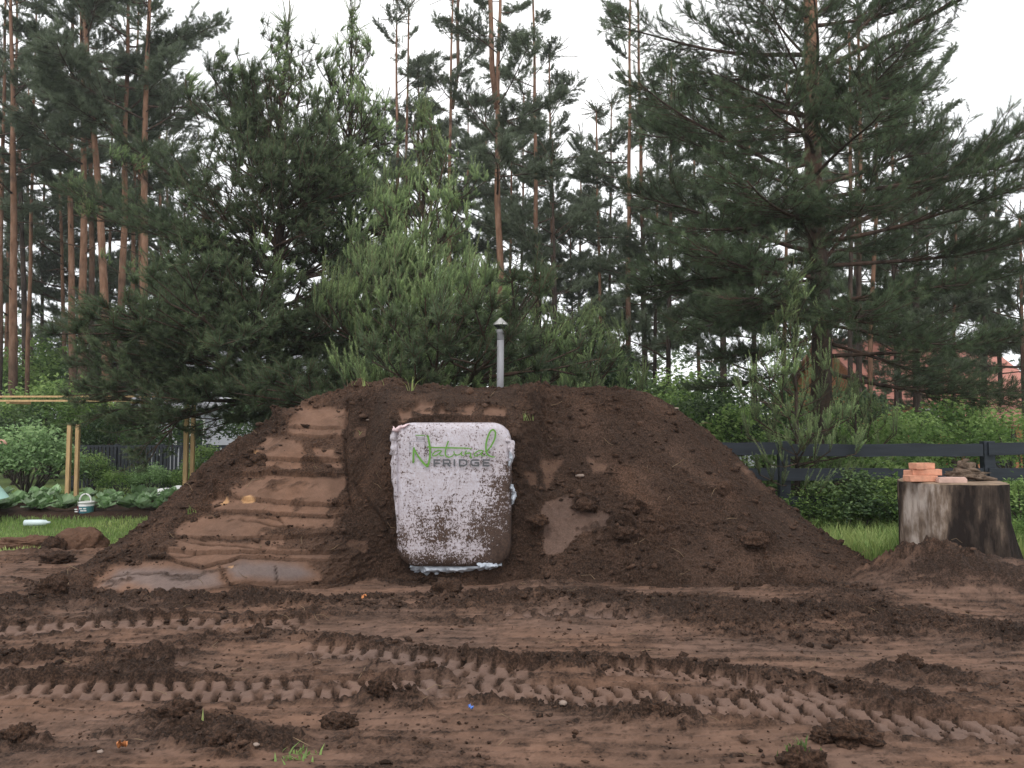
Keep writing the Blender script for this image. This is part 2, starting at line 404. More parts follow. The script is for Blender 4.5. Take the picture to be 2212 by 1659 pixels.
        hgt = -dep * 1.25 + dep * 1.35 * lug * (0.86 + 0.14 * crown) * (0.85 + 0.22 * pn(s / P, row * 7.7, 58)) + 0.003 * pn(x * 30, y * 30, 59) * lug
        edge = np.exp(-((np.abs(c) - 1.16) / 0.13) ** 2) * sstep(f0 - .03, f0 + .03, s / L) * sstep(f1 + .05, f1 - .05, s / L)
        z = z * (1 - 0.8 * inside) + inside * hgt * (0.35 + 0.65 * blot) + edge * 0.016 * (0.3 + 1.4 * bc)
        lo = lo * (1 - 0.88 * inside * blot) + inside * (1 - lug) * 0.80 * blot + edge * 0.35
        press = np.maximum(press, inside * lug * blot)
    lo = np.clip(lo, 0, 1.1)
    # relief
    streak = 0.006 * fbm(x * 0.9 + 0.3 * pn(x * 2, y * 2, 4), y * 22, 31, 3) + 0.004 * fbm(x * 2, y * 40, 33, 2)
    ridge = 1 - np.clip(np.abs(pn(x * 0.55, y * 9 + 0.8 * pn(x * .8, y, 8), 37)) * 3.2, 0, 1)
    z += (1 - lo * 0.6) * streak * (1 - press) + 0.008 * ridge * (1 - press) * sstep(0.1, 0.5, lo)
    z += lo * (0.020 * (billow(x * 8, y * 11, 41, 5, 0.66) - 0.12)) + (0.0022 + lo * 0.0045) * fbm(x * 45, y * 45, 44, 3, 0.75)
    z += sstep(0.35, 0.8, lo) * (clods(x, y, 0.085, 201) * 0.75 + clods(x, y, 0.045, 202) * 1.0)
    z += sstep(0.72, 1.0, lo) * clods(x, y, 0.15, 204) * 0.45
    z += (1 - press) * 0.5 * clods(x, y, 0.035, 203) * sstep(0.0, 0.6, fbm(x * 2, y * 2, 81, 3) + lo - 0.2)
    # soil heaped round the stump and towards the right end of the mound
    hp = np.exp(-(((x - 3.58) / 0.50) ** 2 + ((y - 7.12) / 0.40) ** 2)); lo = np.clip(lo + .9 * hp, 0, 1.1); z += hp * (0.20 + .32 * bc + .05 * fbm(x * 3, y * 3, 83, 3)) + 0.20 * np.exp(-(((x - 4.45) / 0.9) ** 2 + ((y - 6.95) / 0.5) ** 2))
    z += 0.05 * np.exp(-(((x - 3.1) / 0.7) ** 2 + ((y - 6.5) / 0.5) ** 2))
    z += 0.05 * np.exp(-((y - soil_edge_y(x) + 0.25) / 0.22) ** 2) * (0.3 + 2 * bc)
    z -= 0.075 * np.exp(-(((x + 0.53) / 0.62) ** 4 + ((y - 7.42) / 0.22) ** 4))
    # taper under the lawn
    e = y - soil_edge_y(x) + 0.28 * fbm(x * 2.2, y * 2.2, 77, 4)
    z -= 0.10 * sstep(-0.10, 0.25, e) + 0.02 * sstep(-.4, 0, e)
    sk = fbm(x * 1.3 + 0.5 * pn(x * .9, y * 2, 66), y * 15, 67, 5, .65)
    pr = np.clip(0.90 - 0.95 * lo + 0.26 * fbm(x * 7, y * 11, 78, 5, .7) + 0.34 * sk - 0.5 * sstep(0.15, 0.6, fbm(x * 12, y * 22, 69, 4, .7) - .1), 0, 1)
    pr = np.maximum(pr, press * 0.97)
    warm = 0.55 * np.clip(warm, 0, 1)
    V = np.stack([x, y, z], 1)
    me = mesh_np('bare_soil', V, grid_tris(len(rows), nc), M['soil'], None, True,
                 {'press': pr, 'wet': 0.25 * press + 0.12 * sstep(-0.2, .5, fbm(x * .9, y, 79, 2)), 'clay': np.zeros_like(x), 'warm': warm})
    o = structure(link('bare_soil', me)); o['label'] = 'brown churned soil yard with wheel tracks'
    return X, Y, z.reshape(X.shape)
GX, GY, GZ = build_ground()
_rows = GY[:, 0]
def ground_z(x, y):
    i = np.clip(np.searchsorted(_rows, y), 0, len(_rows) - 1); hw = _rows[i] * 0.63 + 2.1
    j = np.clip(np.round((np.asarray(x) / hw * 0.5 + 0.5) * (GX.shape[1] - 1)).astype(int), 0, GX.shape[1] - 1)
    return GZ[i, j]

# the lawn and forest floor beyond, one sheet to the horizon
def build_lawn():
    n = 150
    a = np.linspace(-1, 1, n); xs = np.sign(a) * (np.abs(a) ** 3 * 340 + np.abs(a) * 12)
    ys = np.geomspace(1, 420, n) - 2.0
    X, Y = np.meshgrid(xs, ys); z = -0.035 + 0.03 * pn(X * 0.3, Y * 0.3, 5) * sstep(10, 13, Y) - 0.30 * sstep(8.6, 7.4, Y)
    m, nn, b, o = mat('lawn_earth')
    f = noise(nn, 1.4, 5); g = noise(nn, 14, 5)
    c = ramp(nn, g, [(0.25, (0.060, 0.085, 0.027)), (0.5, (0.110, 0.165, 0.048)), (0.8, (0.170, 0.225, 0.075))])
    c = mixc(nn, math_(nn, 'MULTIPLY', f, 0.45), c, (0.085, 0.070, 0.040))
    nn.links.new(c, b.inputs['Base Color']); b.inputs['Roughness'].default_value = 0.95; b.inputs['Specular IOR Level'].default_value = 0.1
    bump(nn, b, g, 0.6, 0.03)
    o = structure(link('lawn', mesh_np('lawn', np.stack([X.ravel(), Y.ravel(), z.ravel()], 1), grid_tris(n, n), m)))
    o['label'] = 'green lawn and forest floor'
build_lawn()

# ------------------------------------------------------------------ the earth mound over the cellar
SIL = [(60, 1312), (180, 1250), (250, 1190), (300, 1150), (365, 1092), (430, 1030), (470, 992), (510, 962), (560, 930), (600, 906), (650, 876), (700, 855), (770, 832), (830, 827), (870, 826), (920, 838),
       (1000, 838), (1080, 836), (1190, 838), (1300, 838), (1390, 845), (1440, 869), (1500, 913), (1560, 963), (1600, 1000), (1650, 1050), (1700, 1098), (1740, 1130), (1800, 1172), (1870, 1215), (1960, 1272), (2050, 1312)]
def crest_y(x): return 8.75 - 0.75 * sstep(1.9, 4.2, np.abs(x))
_sx = []; _sz = []
for px, py in SIL:
    Yc = 8.75
    for _ in range(4): Yc = float(crest_y(at(px, py, Yc)[0]))
    p = at(px, py, Yc); _sx.append(p[0]); _sz.append(p[2])
def crest_z(x): return np.interp(x, _sx, _sz)
def c1_to_v(p): return [(182.8 + a * .2953, 826.3 + b * .2953) for a, b in p]
def c2_to_v(p): return [(1060.3 + a * .2953, 826.3 + b * .2953) for a, b in p]
def c5_to_v(p): return [(658.1 + a * .3636, 767.8 + b * .3636) for a, b in p]
SLABS = [c1_to_v(p) for p in (
    [(1590, 190), (1920, 215), (1890, 330), (1510, 318)], [(1520, 348), (1860, 358), (1840, 402), (1515, 378)],
    [(1350, 415), (1560, 440), (1590, 520), (1545, 562), (1280, 545), (1240, 535)], [(1310, 590), (1560, 583), (1570, 632), (1440, 630)], [(1690, 500), (1820, 510), (1850, 620), (1790, 600), (1740, 550)],
    [(1170, 695), (1920, 695), (1900, 760), (1760, 885), (1300, 866), (1100, 848)], [(950, 908), (1000, 885), (1760, 903), (1740, 965), (1150, 943), (940, 935)],
    [(900, 990), (1830, 985), (1800, 1050), (1420, 1050), (1250, 1120), (690, 1118), (700, 1080)], [(690, 1152), (1380, 1190), (1380, 1240), (700, 1215)], [(1260, 1128), (1450, 1140), (1450, 1172), (1300, 1160)],
    [(620, 1240), (1250, 1242), (1180, 1295), (860, 1345), (650, 1278)], [(1400, 1240), (1780, 1260), (1760, 1290), (1520, 1270)],
    [(1010, 1345), (1150, 1272), (1600, 1302), (1740, 1430), (1400, 1475), (1080, 1460)], [(90, 1480), (230, 1340), (700, 1320), (1000, 1372), (1020, 1460), (1040, 1530), (600, 1592), (330, 1500), (200, 1560)],
    [(1930, 1160), (2040, 1180), (2020, 1240), (1960, 1230)], [(1990, 360), (2060, 345), (2050, 400), (1985, 405)], [(1960, 1500), (2090, 1490), (2080, 1550), (1970, 1550)])]
SLABS += [c2_to_v(p) for p in ([(400, 895), (560, 850), (600, 960), (850, 985), (830, 1050), (640, 1100), (520, 1232), (400, 1252), (390, 1140), (440, 1050), (380, 985)], )]
IMPR = [c5_to_v(p) for p in ([(560, 310), (640, 310), (630, 380), (550, 400)], [(680, 270), (770, 275), (750, 350), (640, 335)], [(800, 300), (860, 335), (870, 360), (770, 352)], [(925, 290), (1020, 280), (990, 350), (880, 338)], [(1070, 290), (1190, 312), (1200, 370), (1060, 340)])]
SOFT = [c2_to_v(p) for p in ([(370, 560), (520, 560), (440, 740), (395, 800)], [(690, 540), (870, 600), (840, 640), (730, 650)], [(1780, 580), (1900, 650), (1860, 670)], [(230, 640), (330, 640), (320, 760), (250, 740)])]
LEDGES = [c1_to_v(p) for p in ([(1480, 180), (1930, 190)], [(1480, 325), (1900, 334)], [(1500, 382), (1640, 392), (1900, 402)], [(1220, 545), (1400, 566), (1850, 575)], [(1150, 680), (1400, 670), (1920, 684)],
    [(1080, 850), (1300, 872), (1780, 892)], [(920, 938), (1150, 948), (1560, 964), (1800, 975)], [(670, 1122), (900, 1138), (1450, 1130), (1850, 1110)], [(620, 1225), (800, 1240), (1380, 1245), (1800, 1240)], [(600, 1285), (860, 1350), (1150, 1275), (1780, 1300)], [(90, 1500), (600, 1596), (1100, 1470), (1760, 1460)])]
CRACKS = [c1_to_v(p) for p in ([(700, 1305), (780, 1330), (870, 1352), (960, 1325), (1040, 1312), (1145, 1278)], [(620, 1268), (700, 1280), (760, 1262), (810, 1238)], [(1130, 1000), (1290, 1022), (1380, 1050), (1500, 1062), (1690, 1058)],
    [(1270, 990), (1340, 985), (1430, 1000), (1460, 1030)], [(140, 1440), (240, 1412), (330, 1406), (470, 1410), (570, 1396), (640, 1414), (730, 1412)], [(690, 1150), (900, 1185), (1100, 1200), (1330, 1240)], [(1400, 1340), (1410, 1470)], [(820, 1170), (1000, 1190)], [(1000, 1350), (1010, 1450)], [(130, 1510), (200, 1485), (240, 1450)])]
CLAY = [c1_to_v(p) for p in ([(1000, 890), (1055, 866), (1065, 890), (1015, 910)], [(1150, 862), (1215, 845), (1250, 862), (1235, 885), (1165, 890)], [(1240, 555), (1285, 548), (1290, 580), (1250, 592)], [(1050, 1350), (1090, 1345), (1085, 1365)])]

def build_mound():
    xs = np.linspace(-4.45, 4.3, 730); nt_f, nt_b = 300, 46
    # control profiles (Y, Z) front toe -> crest -> back, per x
    def prof(x):
        yc = float(crest_y(x)); zc = float(crest_z(x))
        toe = float(np.interp(x, [-4.4, -3.9, -3.4, -2.4, -1.75, -1.2, 0.05, 0.45, 1.6, 2.7, 4.2], [7.3, 6.7, 6.45, 6.5, 7.0, 7.5, 7.5, 7.25, 6.95, 6.75, 7.2]))
        toe = min(toe, yc - 0.3)
        d = yc - toe
        gen = np.array([(toe - 0.4, -0.12), (toe, 0.0), (toe + .36 * d, .36 * zc), (toe + .70 * d, .74 * zc), (yc - .13 * d, .93 * zc), (yc, zc), (yc + 0.9, zc - 0.10 * zc), (yc + 3.2, -0.3)])
        door = np.array([(7.30, -0.22), (7.56, -0.10), (7.73, 0.75), (7.78, 1.41), (8.06, 1.625), (yc, zc), (yc + 0.9, zc - 0.18), (yc + 3.2, -0.3)])
        k = float(sstep(-1.48, -1.2, x) * sstep(0.34, 0.06, x))
        return gen * (1 - k) + door * k
    ctrl = np.array([prof(x) for x in xs])                     # nx,8,2
    tf = np.concatenate([np.linspace(0, 5.25, nt_f), np.linspace(5.25, 7, nt_b + 1)[1:]])
    # spread the samples over the length
    i0 = np.clip(tf.astype(int), 0, 6); f = (tf - i0)[None, :, None]
    P = ctrl[:, i0] * (1 - f) + ctrl[:, i0 + 1] * f
    seg = np.linalg.norm(np.diff(P, axis=1), axis=2).mean(0); arc = np.concatenate([[0], np.cumsum(seg)])
    kf = arc[nt_f - 1]; want = np.concatenate([np.linspace(0, kf, nt_f), np.linspace(kf, arc[-1], nt_b + 1)[1:]])
    tt = np.interp(want, arc, tf); i0 = np.clip(tt.astype(int), 0, 6); f = (tt - i0)[None, :, None]
    P = ctrl[:, i0] * (1 - f) + ctrl[:, i0 + 1] * f
    def sm(A, ax, r):
        k = np.exp(-np.linspace(-2, 2, 2 * r + 1) ** 2); k /= k.sum()
        pad = [(0, 0)] * A.ndim; pad[ax] = (r, r); B = np.pad(A, pad, mode='edge'); out = 0
        for i, w in enumerate(k):
            sl = [slice(None)] * A.ndim; sl[ax] = slice(i, i + A.shape[ax]); out = out + w * B[tuple(sl)]
        return out
    P = sm(sm(P, 1, 9), 0, 7)
    nx, nt_ = P.shape[:2]
    V = np.stack([np.repeat(xs[:, None], nt_, 1), P[..., 0], P[..., 1]], 2)
    gx = np.gradient(V, axis=0); gt = np.gradient(V, axis=1); Nn = np.cross(gx, gt); Nn /= np.linalg.norm(Nn, axis=2)[..., None]
    if Nn[nx // 2, 100, 1] > 0: Nn = -Nn
    x = V[..., 0]; arcg = np.concatenate([np.zeros((nx, 1)), np.cumsum(np.linalg.norm(np.diff(P, axis=1), axis=2), 1)], 1)
    a = arcg
    vx, vy = proj(V)
    front = (np.arange(nt_) < nt_f - 2)[None, :] & np.ones((nx, 1), bool)
    jx = vx + 7 * fbm(x * 3.5, a * 3.5, 301, 4, .6); jy = vy + 4.5 * fbm(x * 3.5, a * 3.5, 302, 4, .6)
    press = np.zeros_like(x); wet = np.zeros_like(x); clay = np.zeros_like(x)
    for k, s in enumerate(SLABS):
        sd = polysd(jx, jy, s); p = sstep(-7.0, -3.4, sd); press = np.maximum(press, p * (0.55 if k >= 14 and k < 17 else 0.58 if k == 17 else 0.93))
        if k in (11, 12, 13): wet = np.maximum(wet, sstep(-2, 22, sd) * (0.95 if k != 13 else 0.8))
        if k == 17: wet = np.maximum(wet, 0.35 * p)
    imp = np.zeros_like(x)
    for s in IMPR: imp = np.maximum(imp, sstep(-2, 2.5, polysd(jx, jy, s)))
    press = np.maximum(press, imp)
    for s in SOFT: press = np.maximum(press, 0.6 * sstep(-3, 5, polysd(jx, jy, s)))
    for s in CLAY: clay = np.maximum(clay, sstep(-1.0, 1.2, polysd(vx + 2 * pn(x * 9, a * 9, 305), vy + 2 * pn(x * 9, a * 9, 306), s)))
    press *= 1 - 0.8 * sstep(0.36, 0.8, fbm(x * 3.2, a * 5, 303, 5, .65))           # crumbs lying on the slabs
    press = press * front; wet = wet * front; clay = clay * front
    # ledges of the bucket cut: out towards each lower edge, then an abrupt step back
    yl = np.array([np.interp(vx, [p[0] for p in L], [p[1] for p in L]) for L in LEDGES]) 
    wig = 1.6 * fbm(x * 9, a * 3, 310, 3)
    sl = np.interp(vy, [880, 930, 960, 1010, 1090, 1160, 1230, 1290], [650, 628, 585, 540, 465, 385, 300, 190])
    left = sstep(-45, 5, vx + 12 * fbm(x * 3, a * 3, 344, 3) - sl) * sstep(755, 728, vx) * front
    disp = np.zeros_like(x); dark = np.zeros_like(x)
    for i in range(len(LEDGES) - 1):
        f = (vy + wig - yl[i]) / np.maximum(yl[i + 1] - yl[i], 4)
        m = (f >= 0) & (f < 1)
        amp = [0.034, 0.026, 0.04, 0.036, 0.042, 0.032, 0.03, 0.036, 0.026, 0.022, 0.014][i]
        disp += np.where(m, amp * (f ** 0.8 - 0.35), 0) * left
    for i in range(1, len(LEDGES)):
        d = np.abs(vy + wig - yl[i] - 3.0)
        loose_shade_band = np.exp(-(d / (1.3 if i not in (2, 4, 6) else 2.8)) ** 2) * left * sstep(-0.55, -0.1, fbm(x * 2.2 + i * 7.7, a * 2, 345, 3))  # loose crumbs plus the shade under each ledge, put into the colour
        dark = np.maximum(dark, loose_shade_band)
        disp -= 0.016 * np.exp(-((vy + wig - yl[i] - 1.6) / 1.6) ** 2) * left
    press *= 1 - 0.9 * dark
    for c in CRACKS:
        d, s, _, L = polydist(vx + 2 * pn(x * 14, a * 14, 311), vy + 2 * pn(x * 14, a * 14, 312), c)
        w = 1.3 * np.clip(np.minimum(s, L - s) / 12 + 0.4, 0, 1)
        g = np.exp(-(d / (w + .3)) ** 2) * front; disp -= 0.03 * g; press *= 1 - 0.85 * g
    # vertical edge of the cut beside the door, and the groove beyond it
    d, *_ = polydist(vx + 3 * pn(x * 8, a * 8, 313), vy, [(752, 868), (748, 960), (752, 1040), (764, 1100)]); disp += -0.05 * np.exp(-(d / 3.5) ** 2) * front
    d, *_ = polydist(vx + 3 * pn(x * 8, a * 8, 313), vy, [(770, 1048), (800, 1090), (830, 1130), (852, 1190)]); disp += -0.04 * np.exp(-(d / 3.5) ** 2) * front
    lo = (1 - press)
    bil = billow(x * 5, a * 5, 320, 5, .6); 
    rough = 0.55 + 0.75 * sstep(-0.3, 0.5, fbm(x * 1.1, a * 1.1, 321, 3)) + 0.7 * sstep(10, -30, vx - sl) * front
    rough += 0.9 * np.exp(-(((vx - 1330) / 190) ** 2 + ((vy - 1140) / 75) ** 2)) * front + 0.45 * sstep(0.75, 0.3, np.abs(np.arange(nt_)[None, :] - 262) / 60.) + 0 * x
    smoothR = sstep(0.3, 1.0, x) * sstep(1.2, 2.1, a) * sstep(3.2, 2.2, x); rough *= 1 - 0.45 * smoothR
    disp += lo * rough * (0.034 * (bil - 0.14) + 0.016 * (billow(x * 13, a * 13, 323, 4, .6) - 0.14) + 0.0045 * fbm(x * 38, a * 38, 322, 2, .7))
    disp += lo * rough * (0.45 * clods(x, a, 0.13, 331) * sstep(-.1, .4, fbm(x * 1.5, a * 1.5, 334, 2)) + 0.55 * clods(x, a, 0.07, 332) * sstep(-.4, .3, fbm(x * 2.5, a * 2.5, 335, 2)) + 0.5 * clods(x, a, 0.045, 333))
    disp += 0.02 * fbm(x * 1.4, a * 1.4, 324, 3)
    disp += press * (0.0035 * fbm(x * 4, a * 9, 325, 3) + 0.002 * clods(x, a, 0.04, 336) * 4 * sstep(0.1, 0.5, fbm(x * 2, a * 2, 337, 2)))
    disp -= imp * 0.03
    d, *_ = polydist(vx, vy, c5_to_v([(520, 400), (800, 375), (1200, 380)])); disp += 0.05 * np.exp(-(d / 3) ** 2) * front
    # diagonal shovel streaks on the loose right flank
    q = (x * 0.8 + a * 0.6); st = fbm(q * 9, (x * 0.6 - a * 0.8) * 1.6, 326, 3)
    disp += lo * 0.010 * st * sstep(0.2, 1.0, x)
    # named lumps
    for (cx_, cy_, rx, ry, h) in [(1380, 1095, 26, 9, .10), (1260, 1088, 26, 11, .11), (1350, 1130, 32, 12, .10), (1160, 1135, 22, 16, .10), (1355, 1150, 30, 18, .08), (1480, 1165, 18, 12, .06), (1640, 1165, 36, 16, .10), (1560, 1055, 24, 10, .06),
                                  (1245, 1022, 14, 6, .05), (560, 985, 18, 9, .09), (530, 1000, 14, 8, .07), (440, 1040, 9, 8, .09), (475, 1060, 22, 10, .08), (490, 1070, 24, 14, .07), (620, 905, 20, 8, .07), (850, 828, 18, 6, .05), (780, 833, 20, 5, .04), (700, 990, 22, 6, .03), (1110, 940, 14, 10, .05), (1000, 848, 24, 6, .05), (930, 842, 16, 5, .04), (1160, 842, 30, 5, .03), (1330, 836, 40, 5, .03)]:
        e = np.exp(-(((jx - cx_) / rx) ** 2 + ((jy - cy_) / ry) ** 2) ** 1.5); disp += h * e * (0.5 + 1.6 * bil) * front
    fade = sstep(0, 0.25, a); disp *= 0.35 + 0.65 * fade
    V = V + Nn * disp[..., None]
    # keep the soil clear of the door panel
    warm = 0.35 * sstep(0.0, .6, fbm(x * 1.3, a * 1.3, 340, 3)) + 0.25 * sstep(-1.0, -2.2, x)
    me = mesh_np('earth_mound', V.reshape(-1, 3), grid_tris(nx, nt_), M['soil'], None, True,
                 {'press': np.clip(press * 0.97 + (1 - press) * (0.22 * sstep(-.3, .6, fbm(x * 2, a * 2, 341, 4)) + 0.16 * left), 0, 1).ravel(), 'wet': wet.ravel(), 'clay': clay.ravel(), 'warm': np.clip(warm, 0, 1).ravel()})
    o = link('earth_mound', me); tag(o, 'long brown mound of dug earth heaped over the buried cellar', 'mound')
    return V
MV = build_mound()
def mound_pt(px, py):
    """point of the mound surface seen at a layout pixel"""
    if not hasattr(mound_pt, 'c'):
        Vf = MV[:, :300].reshape(-1, 3); mound_pt.v = Vf; mound_pt.c = np.stack(proj(Vf), 1)
    d = (mound_pt.c[:, 0] - px) ** 2 + (mound_pt.c[:, 1] - py) ** 2
    near = np.where(d < d.min() + 9)[0]
    return mound_pt.v[near[np.argmin(mound_pt.v[near, 1])]]
def surf_pt(px, py):
    g = gnd(px, py); g[2] = ground_z(g[0], g[1]); 
    return g
# ------------------------------------------------------------------ pines
def shoot(p0, p1, n, nl, w, rng, ang=0.55, t0=0.04, up=0.0):
    """needles along a twig: n thin triangles of length nl, opened by ang from the twig"""
    p0 = np.asarray(p0, float); p1 = np.asarray(p1, float); d = p1 - p0; R = frame_to(d)
    t = t0 + (1 - t0) * (np.arange(n) + rng.random(n) * 0.6) / n
    az = np.arange(n) * 2.399 + rng.random(n) * 0.8
    a = ang * (0.75 + 0.5 * rng.random(n)) * (1.0 - 0.45 * np.clip((t - 0.75) / 0.25, 0, 1))
    loc = np.stack([np.cos(az) * np.sin(a), np.sin(az) * np.sin(a), np.cos(a)], 1) @ R.T
    loc[:, 2] += up; loc /= np.linalg.norm(loc, axis=1)[:, None]
    base = p0 + t[:, None] * d; tip = base + loc * (nl * (0.75 + 0.5 * rng.random(n)))[:, None]
    side = np.cross(loc, rng.normal(size=(n, 3))); side /= np.linalg.norm(side, axis=1)[:, None] + 1e-9
    v = np.stack([base - side * w / 2, base + side * w / 2, tip], 1).reshape(-1, 3)
    return v, np.arange(n * 3).reshape(-1, 3)
def rot_about(v, ax, an):
    return np.array(Matrix.Rotation(an, 3, Vector(ax)) @ Vector(v))
def grow_spray(nseg, rng, seg=0.33, upturn=1.25, lat=0.85, flat=0.75, order_gain=0.9):
    """a pine branch: list of (p0, p1, age, radius). It starts along +x and turns up at the ends"""
    out = []
    def rec(p, d, n, order):
        L = seg * (order_gain ** order) * rng.uniform(0.75, 1.2)
        if n == 0:                                      # this year's candles, a small upright cluster
            k = 1 + int(rng.integers(1, 4))
            for i in range(k):
                q = np.asarray(d) * (0.6 if i == 0 else 0.4) + np.array([0, 0, upturn]) + rng.normal(size=3) * (0.10 if i == 0 else 0.40)
                q /= np.linalg.norm(q); l = L * (rng.uniform(1.0, 1.5) if i == 0 else rng.uniform(0.45, 0.85))
                out.append((p, p + q * l, 0, 0.004))
            return
        q = np.asarray(d) + np.array([0, 0, 0.10 * upturn * (1 if n > 1 else 2.2)]) + rng.normal(size=3) * 0.09; q /= np.linalg.norm(q)
        e = p + q * L; out.append((p, e, n, 0.0035 + 0.0035 * n))
        rec(e, q, n - 1, order)
        for i in range(int(rng.integers(1, 4)) if n < nseg else 3):
            s = 1 if (i % 2 == 0) else -1
            an = s * rng.uniform(0.55, 1.0) * lat
            h = rot_about(q, (0, 0, 1), an); h = h * np.array([1, 1, 0.6]) + np.array([0, 0, rng.uniform(-0.15, 0.25) / flat]); h /= np.linalg.norm(h)
            rec(e, h, max(0, n - 1 - int(rng.random() < 0.55)), order + 1)
    rec(np.zeros(3), np.array([1.0, 0, 0.0]), nseg, 0)
    return out
def spray_mesh(name, segs, rng, n0=84, n1=44, nl0=0.030, nl1=0.066, w=0.0042, fresh=1.0, mats=None, candle=1.0):
    g = Geo()
    for p0, p1, age, r in segs:
        if age == 0:
            p1 = p0 + (p1 - p0) * candle
            v, t = shoot(p0, p1, n0, nl0, w * 1.35, rng, 0.72, 0.05); tone = np.clip(fresh * (0.72 + 0.30 * rng.random()) , 0, 1)
            g.add(v, t, 1, np.clip(tone * (.72 + .34 * np.repeat(np.arange(n0) / n0, 3)), 0, 1))
            g.add(*tube([p0, p1], [0.0035, 0.0022], 3, False), 0, 0.35)
        elif age <= 2:
            v, t = shoot(p0, p1, n1 if age == 1 else int(n1 * 0.75), nl1, w * 1.1, rng, 0.95, 0.0, 0.25)
            g.add(v, t, 1, 0.12 + 0.36 * rng.random())
            g.add(*tube([p0, p1], [r, r * 0.8], 4, False), 0, 0.15)
        else:
            g.add(*tube([p0, p1], [r * 1.2, r], 5, False), 0, 0.1)
    return g.mesh(name, mats or [M['bark'], M['needle']], [0])
RG = np.random.default_rng(12)
YOUNG = {}          # branches of the young pines, by number of years
for ns in (1, 2, 3, 4, 5):
    for k in range(2 if ns < 5 else 2):
        segs = grow_spray(ns, RG); YOUNG.setdefault(ns, []).append((spray_mesh('young_pine_branch', segs, RG), (ns + 0.6) * 0.33))
DARK = {}           # older, darker branches with short candles
for ns in (3, 4, 5):
    for k in range(2):
        segs = grow_spray(ns, RG, 0.34, 0.35, 0.9)
        DARK.setdefault(ns, []).append((spray_mesh('dark_pine_branch', segs, RG, 34, 50, 0.045, 0.070, 0.0048, 0.85, [M['bark'], M['needle_old']], 0.55), (ns + 0.6) * 0.34))
def limb_mesh(name, L, rng, bare=0.3, nst=26, w=0.007, nl=0.07, sag=-0.05, rad=0.04, spread=0.42, dens=1.0, tri=30, rise=0.25, nm=None):
    """a long limb of an old pine along +x: bare near the trunk, then twigs ending in tufts"""
    g = Geo(); n = 9; t = np.linspace(0, 1, n)
    ph = rng.uniform(0, 6)
    P = np.stack([t * L, 0.10 * L * np.sin(t * 3 + ph) * t * 0.6, L * (rise * t ** 1.5 * 0.5 + sag * t) + 0.03 * L * np.sin(t * 5 + ph) * t], 1)
    g.add(*tube(P, rad * (1 - 0.86 * t) + 0.004, 6), 0, 0.12)
    def pt(s): return np.array([np.interp(s, t, P[:, i]) for i in range(3)])
    for i in range(nst):
        s = bare + (1 - bare) * ((i + rng.random()) / nst) ** 0.9; b = pt(s)
        side = rng.choice([-1, 1]); l = L * spread * (1.12 - s * 0.75) * rng.uniform(0.45, 1.05)
        an = side * rng.uniform(0.4, 1.05); d = np.array([math.cos(an), math.sin(an), rng.uniform(-0.12, 0.42)]); d /= np.linalg.norm(d)
        mid = b + d * l * 0.5 + np.array([0, 0, -0.02 * l]); e = b + d * l + np.array([0, 0, 0.10 * l])
        g.add(*tube([b, mid, e], [0.011 * (1.2 - s), 0.007, 0.004], 4, False), 0, 0.1)
        k = max(3, int(l * 9 * dens))
        for j in range(k):
            q = 0.25 + 0.75 * (j + rng.random()) / k; c = (b + (mid - b) * q * 2) if q < 0.5 else (mid + (e - mid) * (q * 2 - 1))
            dd = d + rng.normal(size=3) * 0.55 + np.array([0, 0, 0.35]); dd /= np.linalg.norm(dd); tl = rng.uniform(0.12, 0.26) * (L / 4) ** 0.4
            tip = c + dd * tl
            v, tr = shoot(c, tip, tri, nl, w, rng, 0.85, 0.25, 0.15); g.add(v, tr, 1, np.clip(0.25 + 0.5 * rng.random() + 0.2 * (tip[2] - b[2]), 0, 1))
            g.add(*tube([c, tip], [0.004, 0.003], 3, False), 0, 0.1)
    return g.mesh(name, [M['bark'], nm or M['needle_old']], [0])
LIMB = [limb_mesh('old_pine_limb', 4.0, RG, 0.26, 42, 0.0055, 0.078, -0.05, 0.045, 0.46, 1.5, 44) for _ in range(4)]                                    # unit length 4 m
TALL = [limb_mesh('tall_pine_limb', 2.6, RG, 0.25, 32, 0.0085, 0.11, -0.02, 0.03, 0.60, 2.0, 38, 0.35, M['needle_hazed']) for _ in range(4)]      # unit length 2.6 m, seen far off
def place_branch(parent, me, base, direc, length, unit, roll=0.0, name='branch'):
    d = np.asarray(direc, float); d /= np.linalg.norm(d)
    z = np.array([0, 0, 1.0]); z = z - d * (z @ d); z /= np.linalg.norm(z); y = np.cross(z, d)
    Mx = Matrix(((d[0], y[0], z[0]), (d[1], y[1], z[1]), (d[2], y[2], z[2])))
    o = link(name, me, parent); s = length / unit
    o.matrix_local = Matrix.Translation(Vector(base)) @ (Mx @ Matrix.Rotation(roll, 3, 'X')).to_4x4() @ Matrix.Diagonal((s, s, s, 1))
    return o
